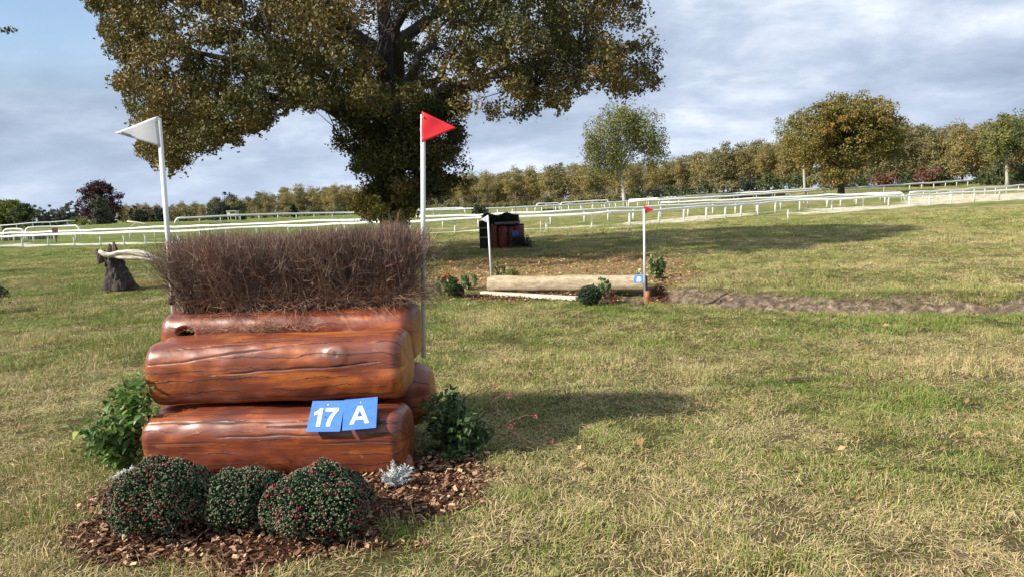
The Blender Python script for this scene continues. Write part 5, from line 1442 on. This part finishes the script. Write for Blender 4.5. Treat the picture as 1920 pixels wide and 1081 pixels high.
# bark chips
def chips():
    n = 16000
    bx = rng.random(n) * 3.6 - 3.3; by = 3.0 + rng.random(n) * 2.2
    inn = mulchmask(bx, by)
    edge = mulchmask(bx * 0.94 - 0.08, by * 0.97 + 0.1)
    keep = inn | (edge & (rng.random(n) < 0.12))
    bx, by = bx[keep], by[keep]
    x2 = rng.random(9000) * 4.4 - 1.8; y2_ = 10.5 + rng.random(9000) * 4.0
    k2 = inpoly(x2, y2_, MULCH2); x2, y2_ = x2[k2], y2_[k2]
    bx = np.concatenate([bx, x2]); by = np.concatenate([by, y2_]); n = len(bx)
    big_ = (by > 8)
    bz = height(bx, by) + 0.006 + rng.random(n) * 0.022
    L = (0.012 + 0.030 * rng.random(n) ** 1.5) * np.where(big_, 1.6, 1); Wd = L * (0.25 + 0.35 * rng.random(n)); Tk = 0.002 + 0.003 * rng.random(n)
    az = rng.random(n) * 2 * pi; el = rng.normal(size=n) * 0.35; ro_ = rng.normal(size=n) * 0.5
    ux = np.stack([np.cos(az) * np.cos(el), np.sin(az) * np.cos(el), np.sin(el)], 1)
    tmp = np.stack([-np.sin(az), np.cos(az), np.zeros(n)], 1); nz_ = np.cross(ux, tmp)
    uy = tmp * np.cos(ro_)[:, None] + nz_ * np.sin(ro_)[:, None]; uz = np.cross(ux, uy)
    C = np.stack([bx, by, bz], 1)
    vs = []
    for sx_ in (-1, 1):
        for sy_ in (-1, 1):
            for sz_ in (-1, 1):
                vs.append(C + ux * (L / 2 * sx_ * (0.75 if sy_ > 0 else 1))[:, None] + uy * (Wd / 2 * sy_)[:, None] + uz * (Tk / 2 * sz_)[:, None])
    V = np.stack(vs, 1).reshape(-1, 3)
    fo = np.array([(0, 1, 3, 2), (4, 6, 7, 5), (0, 4, 5, 1), (2, 3, 7, 6), (0, 2, 6, 4), (1, 5, 7, 3)])
    F = (np.arange(n)[:, None, None] * 8 + fo[None]).reshape(-1, 4)
    mt = leafmat('bark_chip', [(0, (0.06, 0.028, 0.018)), (0.5, (0.19, 0.09, 0.052)), (0.8, (0.34, 0.19, 0.11)), (1, (0.56, 0.40, 0.25))], 0.8, 0.0, None, 0.2)
    o = obj('bark_mulch', fastmesh('bark_mulch', V, F, {'rnd': rng.random(n).repeat(8)}), mt)
    tag(o, 'red brown bark chips spread round the jumps', None, None, 'stuff')
chips()

def litter():
    n = 22000
    x = rng.random(n) * 22 - 6; y = 12.5 + rng.random(n) * 14
    wgt = inpoly(x, y, LITTER) | (rng.random(n) < 0.03)
    x, y = x[wgt], y[wgt]
    P = np.stack([x, y, height(x, y) + 0.035], 1)
    xs = rng.random(140) * 12 - 4; ys = 3.2 + rng.random(140) * 9
    ok = ~mulchmask(xs, ys); P = np.concatenate([P, np.stack([xs[ok], ys[ok], height(xs[ok], ys[ok]) + 0.045], 1)])
    v, f = leafcloud(P, 0.07, 0.6, 1.4)
    mt = leafmat('fallen_leaf', [(0, (0.16, 0.08, 0.035)), (0.5, (0.34, 0.19, 0.085)), (1, (0.55, 0.38, 0.20))], 0.7, 0.15)
    o = obj('leaf_litter', fastmesh('leaf_litter', v, f, {'rnd': rng.random(len(P)).repeat(4)}), mt)
    tag(o, 'brown fallen oak leaves scattered under and around the oak', None, None, 'stuff')
litter()
# the larger fallen leaves that show singly
def lobed():
    m = MB(); vs = [(0, 0, 0.0)]
    prof = [0.55, 0.30, 0.62, 0.34, 0.85, 0.36, 0.62, 0.30, 0.55, 0.22, 0.18, 0.22]
    for i, r_ in enumerate(prof):
        a = -pi / 2 + pi / 6 + i * 2 * pi / 12 * 1.0
        vs.append((cos(a) * r_, sin(a) * r_, 0.12 * (i % 2) + 0.05 * sin(i)))
    fs = [(0, i + 1, (i + 1) % 12 + 1) for i in range(12)]
    m.add(vs, fs); return m.mesh('fallen_leaf')
lme = lobed(); lmat = leafsolid('tan_fallen_leaf', [(0, (0.36, 0.19, 0.08)), (0.5, (0.46, 0.28, 0.12)), (1, (0.52, 0.38, 0.15))], 0.6)
lme.materials.append(lmat)
for px, py, s, lab in [(1617, 686, .045, 'tan fallen leaf, highest of the lone leaves in the right half of the grass'), (1641, 711, .04, 'yellow tan fallen leaf just below the highest lone leaf at right'),
                       (1613, 730, .035, 'reddish fallen leaf left of the two upper lone leaves at right'), (1890, 775, .05, 'orange brown curled leaf on the grass near the right edge'), (1903, 789, .03, 'small tan leaf below the orange one near the right edge'),
                       (1392, 702, .03, 'small pale fallen leaf on straw coloured grass above the shadow tip'), (1665, 942, .04, 'yellow orange leaf in the grass low at right'), (1477, 915, .035, 'orange leaf in the grass at lower centre right'),
                       (1214, 856, .03, 'small orange leaf just below the fence shadow'), (1445, 945, .035, 'orange tan leaf low in the grass right of centre')]:
    g = onground(px, py)
    o = obj('fallen_leaf', lme, None, None, g + Vector((0, 0, 0.05)), (rnd.uniform(-.4, .4), rnd.uniform(-.4, .4), rnd.uniform(0, 6)))
    o.scale = (s, s, s); tag(o, lab, 'leaf', 'lone fallen leaves on the grass')

# ---- grass
bm_, t, b = newmat('grass_blade')
gc = turf_color(t, True)
t.l(gc, b.inputs['Base Color']); b.inputs['Roughness'].default_value = 0.6; b.inputs['Specular IOR Level'].default_value = 0.25
tr = t.n('ShaderNodeBsdfTranslucent'); t.l(gc, tr.inputs[0]); mx = t.n('ShaderNodeMixShader'); mx.inputs[0].default_value = 0.14
out = bm_.node_tree.nodes['Material Output']; t.l(b.outputs[0], mx.inputs[1]); t.l(tr.outputs[0], mx.inputs[2]); t.l(mx.outputs[0], out.inputs[0])
gcol = bpy.data.collections.new('grass_tufts')
def clump(k, nb, spread, hmin, hmax, wid, flat_share, seed):
    r_ = np.random.default_rng(seed)
    base = np.stack([r_.normal(size=nb) * spread, r_.normal(size=nb) * spread, np.full(nb, -0.004)], 1)
    main = r_.random() * 6.28
    az = main + r_.normal(size=nb) * 0.75
    lean = np.abs(r_.normal(size=nb) * 0.55) + 0.15
    flat = r_.random(nb) < flat_share
    lean = np.where(flat, 1.25 + r_.random(nb) * 0.25, np.minimum(lean, 1.3))
    L = hmin + (hmax - hmin) * r_.random(nb) ** 1.3; L = np.where(flat, L * 1.25, L)
    p = base; vs = []
    hd = np.stack([np.cos(az), np.sin(az), np.zeros(nb)], 1); side = np.stack([-np.sin(az), np.cos(az), np.zeros(nb)], 1)
    tw = r_.normal(size=nb) * 0.5
    side = side * np.cos(tw)[:, None] + np.array([0, 0, 1])[None] * np.sin(tw)[:, None]
    for s in range(3):
        wv = wid * (1.0, 0.8, 0.12)[s] * (0.6 + 0.8 * r_.random(nb))
        vs += [p - side * wv[:, None] / 2, p + side * wv[:, None] / 2]
        an = np.minimum(lean * (0.7 + 0.45 * s), 1.55)
        p = p + (hd * np.sin(an)[:, None] + np.array([0, 0, 1])[None] * np.cos(an)[:, None]) * (L / 2)[:, None]
    V = np.stack(vs, 1).reshape(-1, 3)
    bi = np.arange(nb)[:, None] * 6
    F = np.concatenate([np.concatenate([bi, bi + 1, bi + 3, bi + 2], 1), np.concatenate([bi + 2, bi + 3, bi + 5, bi + 4], 1)])
    rn = r_.random(nb); rn = np.where(flat, rn * 0.35, rn)
    me = fastmesh('grass_tuft', V, F, {'rnd': rn.repeat(6)}); me.materials.append(bm_)
    o = bpy.data.objects.new('grass_tuft', me); gcol.objects.link(o)
for k in range(8): clump(k, 56, 0.055, 0.018, (0.055, 0.065, 0.10)[0 if k < 4 else (1 if k < 7 else 2)], 0.0036, 0.5, 100 + k)

def scatter():
    zones = [(2.2, 5.0, 330, 0.72, 1.0), (5.0, 8.0, 250, 0.70, 1.0), (8.0, 12.0, 150, 1.0, 1.15), (12.0, 18.0, 75, 1.15, 1.35), (18.0, 28.0, 34, 1.3, 1.8), (28.0, 44.0, 13, 1.6, 2.6)]
    PX = []; SC = []
    for y0, y1, dens, sc, xysc in zones:
        hw = y1 * 0.73 + 0.8
        n = int((y1 - y0) * 2 * hw * dens)
        x = (rng.random(n) * 2 - 1) * hw; y = y0 + rng.random(n) * (y1 - y0)
        ok = np.abs(x) < y * 0.73 + 0.6
        x, y = x[ok], y[ok]
        ok = ~mulchmask(x, y) | (rng.random(len(x)) < 0.008)
        ok &= ~inpoly(x, y, MULCH2)
        d_, s_, _ = ditch_amt(x, y)
        bare = (x > 1.6) & (s_ > 0.05) & (s_ < 1.95 + 0.3 * (vnoise(x * 2.2, 6.0) - 0.5))
        ok &= ~bare | (rng.random(len(x)) < 0.55 * vnoise(x * 2.5, y * 3) ** 2)
        litm = inpoly(x, y, LITTER); ok &= ~litm | (rng.random(len(x)) < 0.30)
        # thin, worn patches
        ok &= rng.random(len(x)) < 0.20 + 0.60 * vnoise(x * 3.1 + 3, y * 3.1) + 0.75 * sstep(vnoise(x * 8 + 3, y * 8), 0.25, 0.7)
        x, y = x[ok], y[ok]
        tall = 0.75 + 0.7 * vnoise(x * 1.1 + 20, y * 1.1) ** 1.5 + 0.25 * rng.random(len(x))
        tall = tall * (0.75 + 0.9 * sstep(vnoise(x * 2.6 + 7, y * 2.6 + 11), 0.55, 0.85)); tall = np.where(rng.random(len(x)) < 0.03, tall * 1.6, tall) * np.where(y < 4.6, 1.15, 0.92)
        PX.append(np.stack([x, y, height(x, y)], 1))
        SC.append(np.stack([np.full(len(x), xysc), np.full(len(x), xysc), sc * tall], 1))
    P = np.concatenate(PX); SCL = np.concatenate(SC); n = len(P)
    SCL *= (0.8 + 0.45 * rng.random(n))[:, None]
    me = bpy.data.meshes.new('grass'); me.vertices.add(n); me.vertices.foreach_set('co', P.astype(np.float32).ravel())
    a = me.attributes.new('gscale', 'FLOAT_VECTOR', 'POINT'); a.data.foreach_set('vector', SCL.astype(np.float32).ravel())
    rot = np.zeros((n, 3)); rot[:, 2] = vnoise(P[:, 0] * 0.9 + 40, P[:, 1] * 0.9) * 14 + rng.normal(size=n) * 1.1; rot[:, 0] = rng.normal(size=n) * 0.08; rot[:, 1] = rng.normal(size=n) * 0.08
    a = me.attributes.new('grot', 'FLOAT_VECTOR', 'POINT'); a.data.foreach_set('vector', rot.astype(np.float32).ravel())
    a = me.attributes.new('gidx', 'INT', 'POINT'); a.data.foreach_set('value', rng.integers(0, 8, n).astype(np.int32))
    me.update()
    o = obj('grass', me); tag(o, 'short mixed green and straw coloured meadow grass', None, None, 'stuff')
    ng = bpy.data.node_groups.new('grass_scatter', 'GeometryNodeTree')
    ng.interface.new_socket('Geometry', in_out='INPUT', socket_type='NodeSocketGeometry')
    ng.interface.new_socket('Geometry', in_out='OUTPUT', socket_type='NodeSocketGeometry')
    N = ng.nodes; gi = N.new('NodeGroupInput'); go = N.new('NodeGroupOutput')
    ci = N.new('GeometryNodeCollectionInfo'); ci.inputs['Collection'].default_value = gcol; ci.inputs['Separate Children'].default_value = True; ci.inputs['Reset Children'].default_value = True
    ip = N.new('GeometryNodeInstanceOnPoints')
    ng.links.new(gi.outputs[0], ip.inputs['Points']); ng.links.new(ci.outputs[0], ip.inputs['Instance'])
    ip.inputs['Pick Instance'].default_value = True
    def na(nm, ty):
        q = N.new('GeometryNodeInputNamedAttribute'); q.data_type = ty; q.inputs[0].default_value = nm; return q.outputs[0]
    ng.links.new(na('gidx', 'INT'), ip.inputs['Instance Index'])
    ng.links.new(na('gscale', 'FLOAT_VECTOR'), ip.inputs['Scale'])
    e2r = N.new('FunctionNodeEulerToRotation'); ng.links.new(na('grot', 'FLOAT_VECTOR'), e2r.inputs[0]); ng.links.new(e2r.outputs[0], ip.inputs['Rotation'])
    ng.links.new(ip.outputs[0], go.inputs[0])
    md = o.modifiers.new('scatter', 'NODES'); md.node_group = ng
    print('grass tufts', n)
scatter()
print('trees', nt)
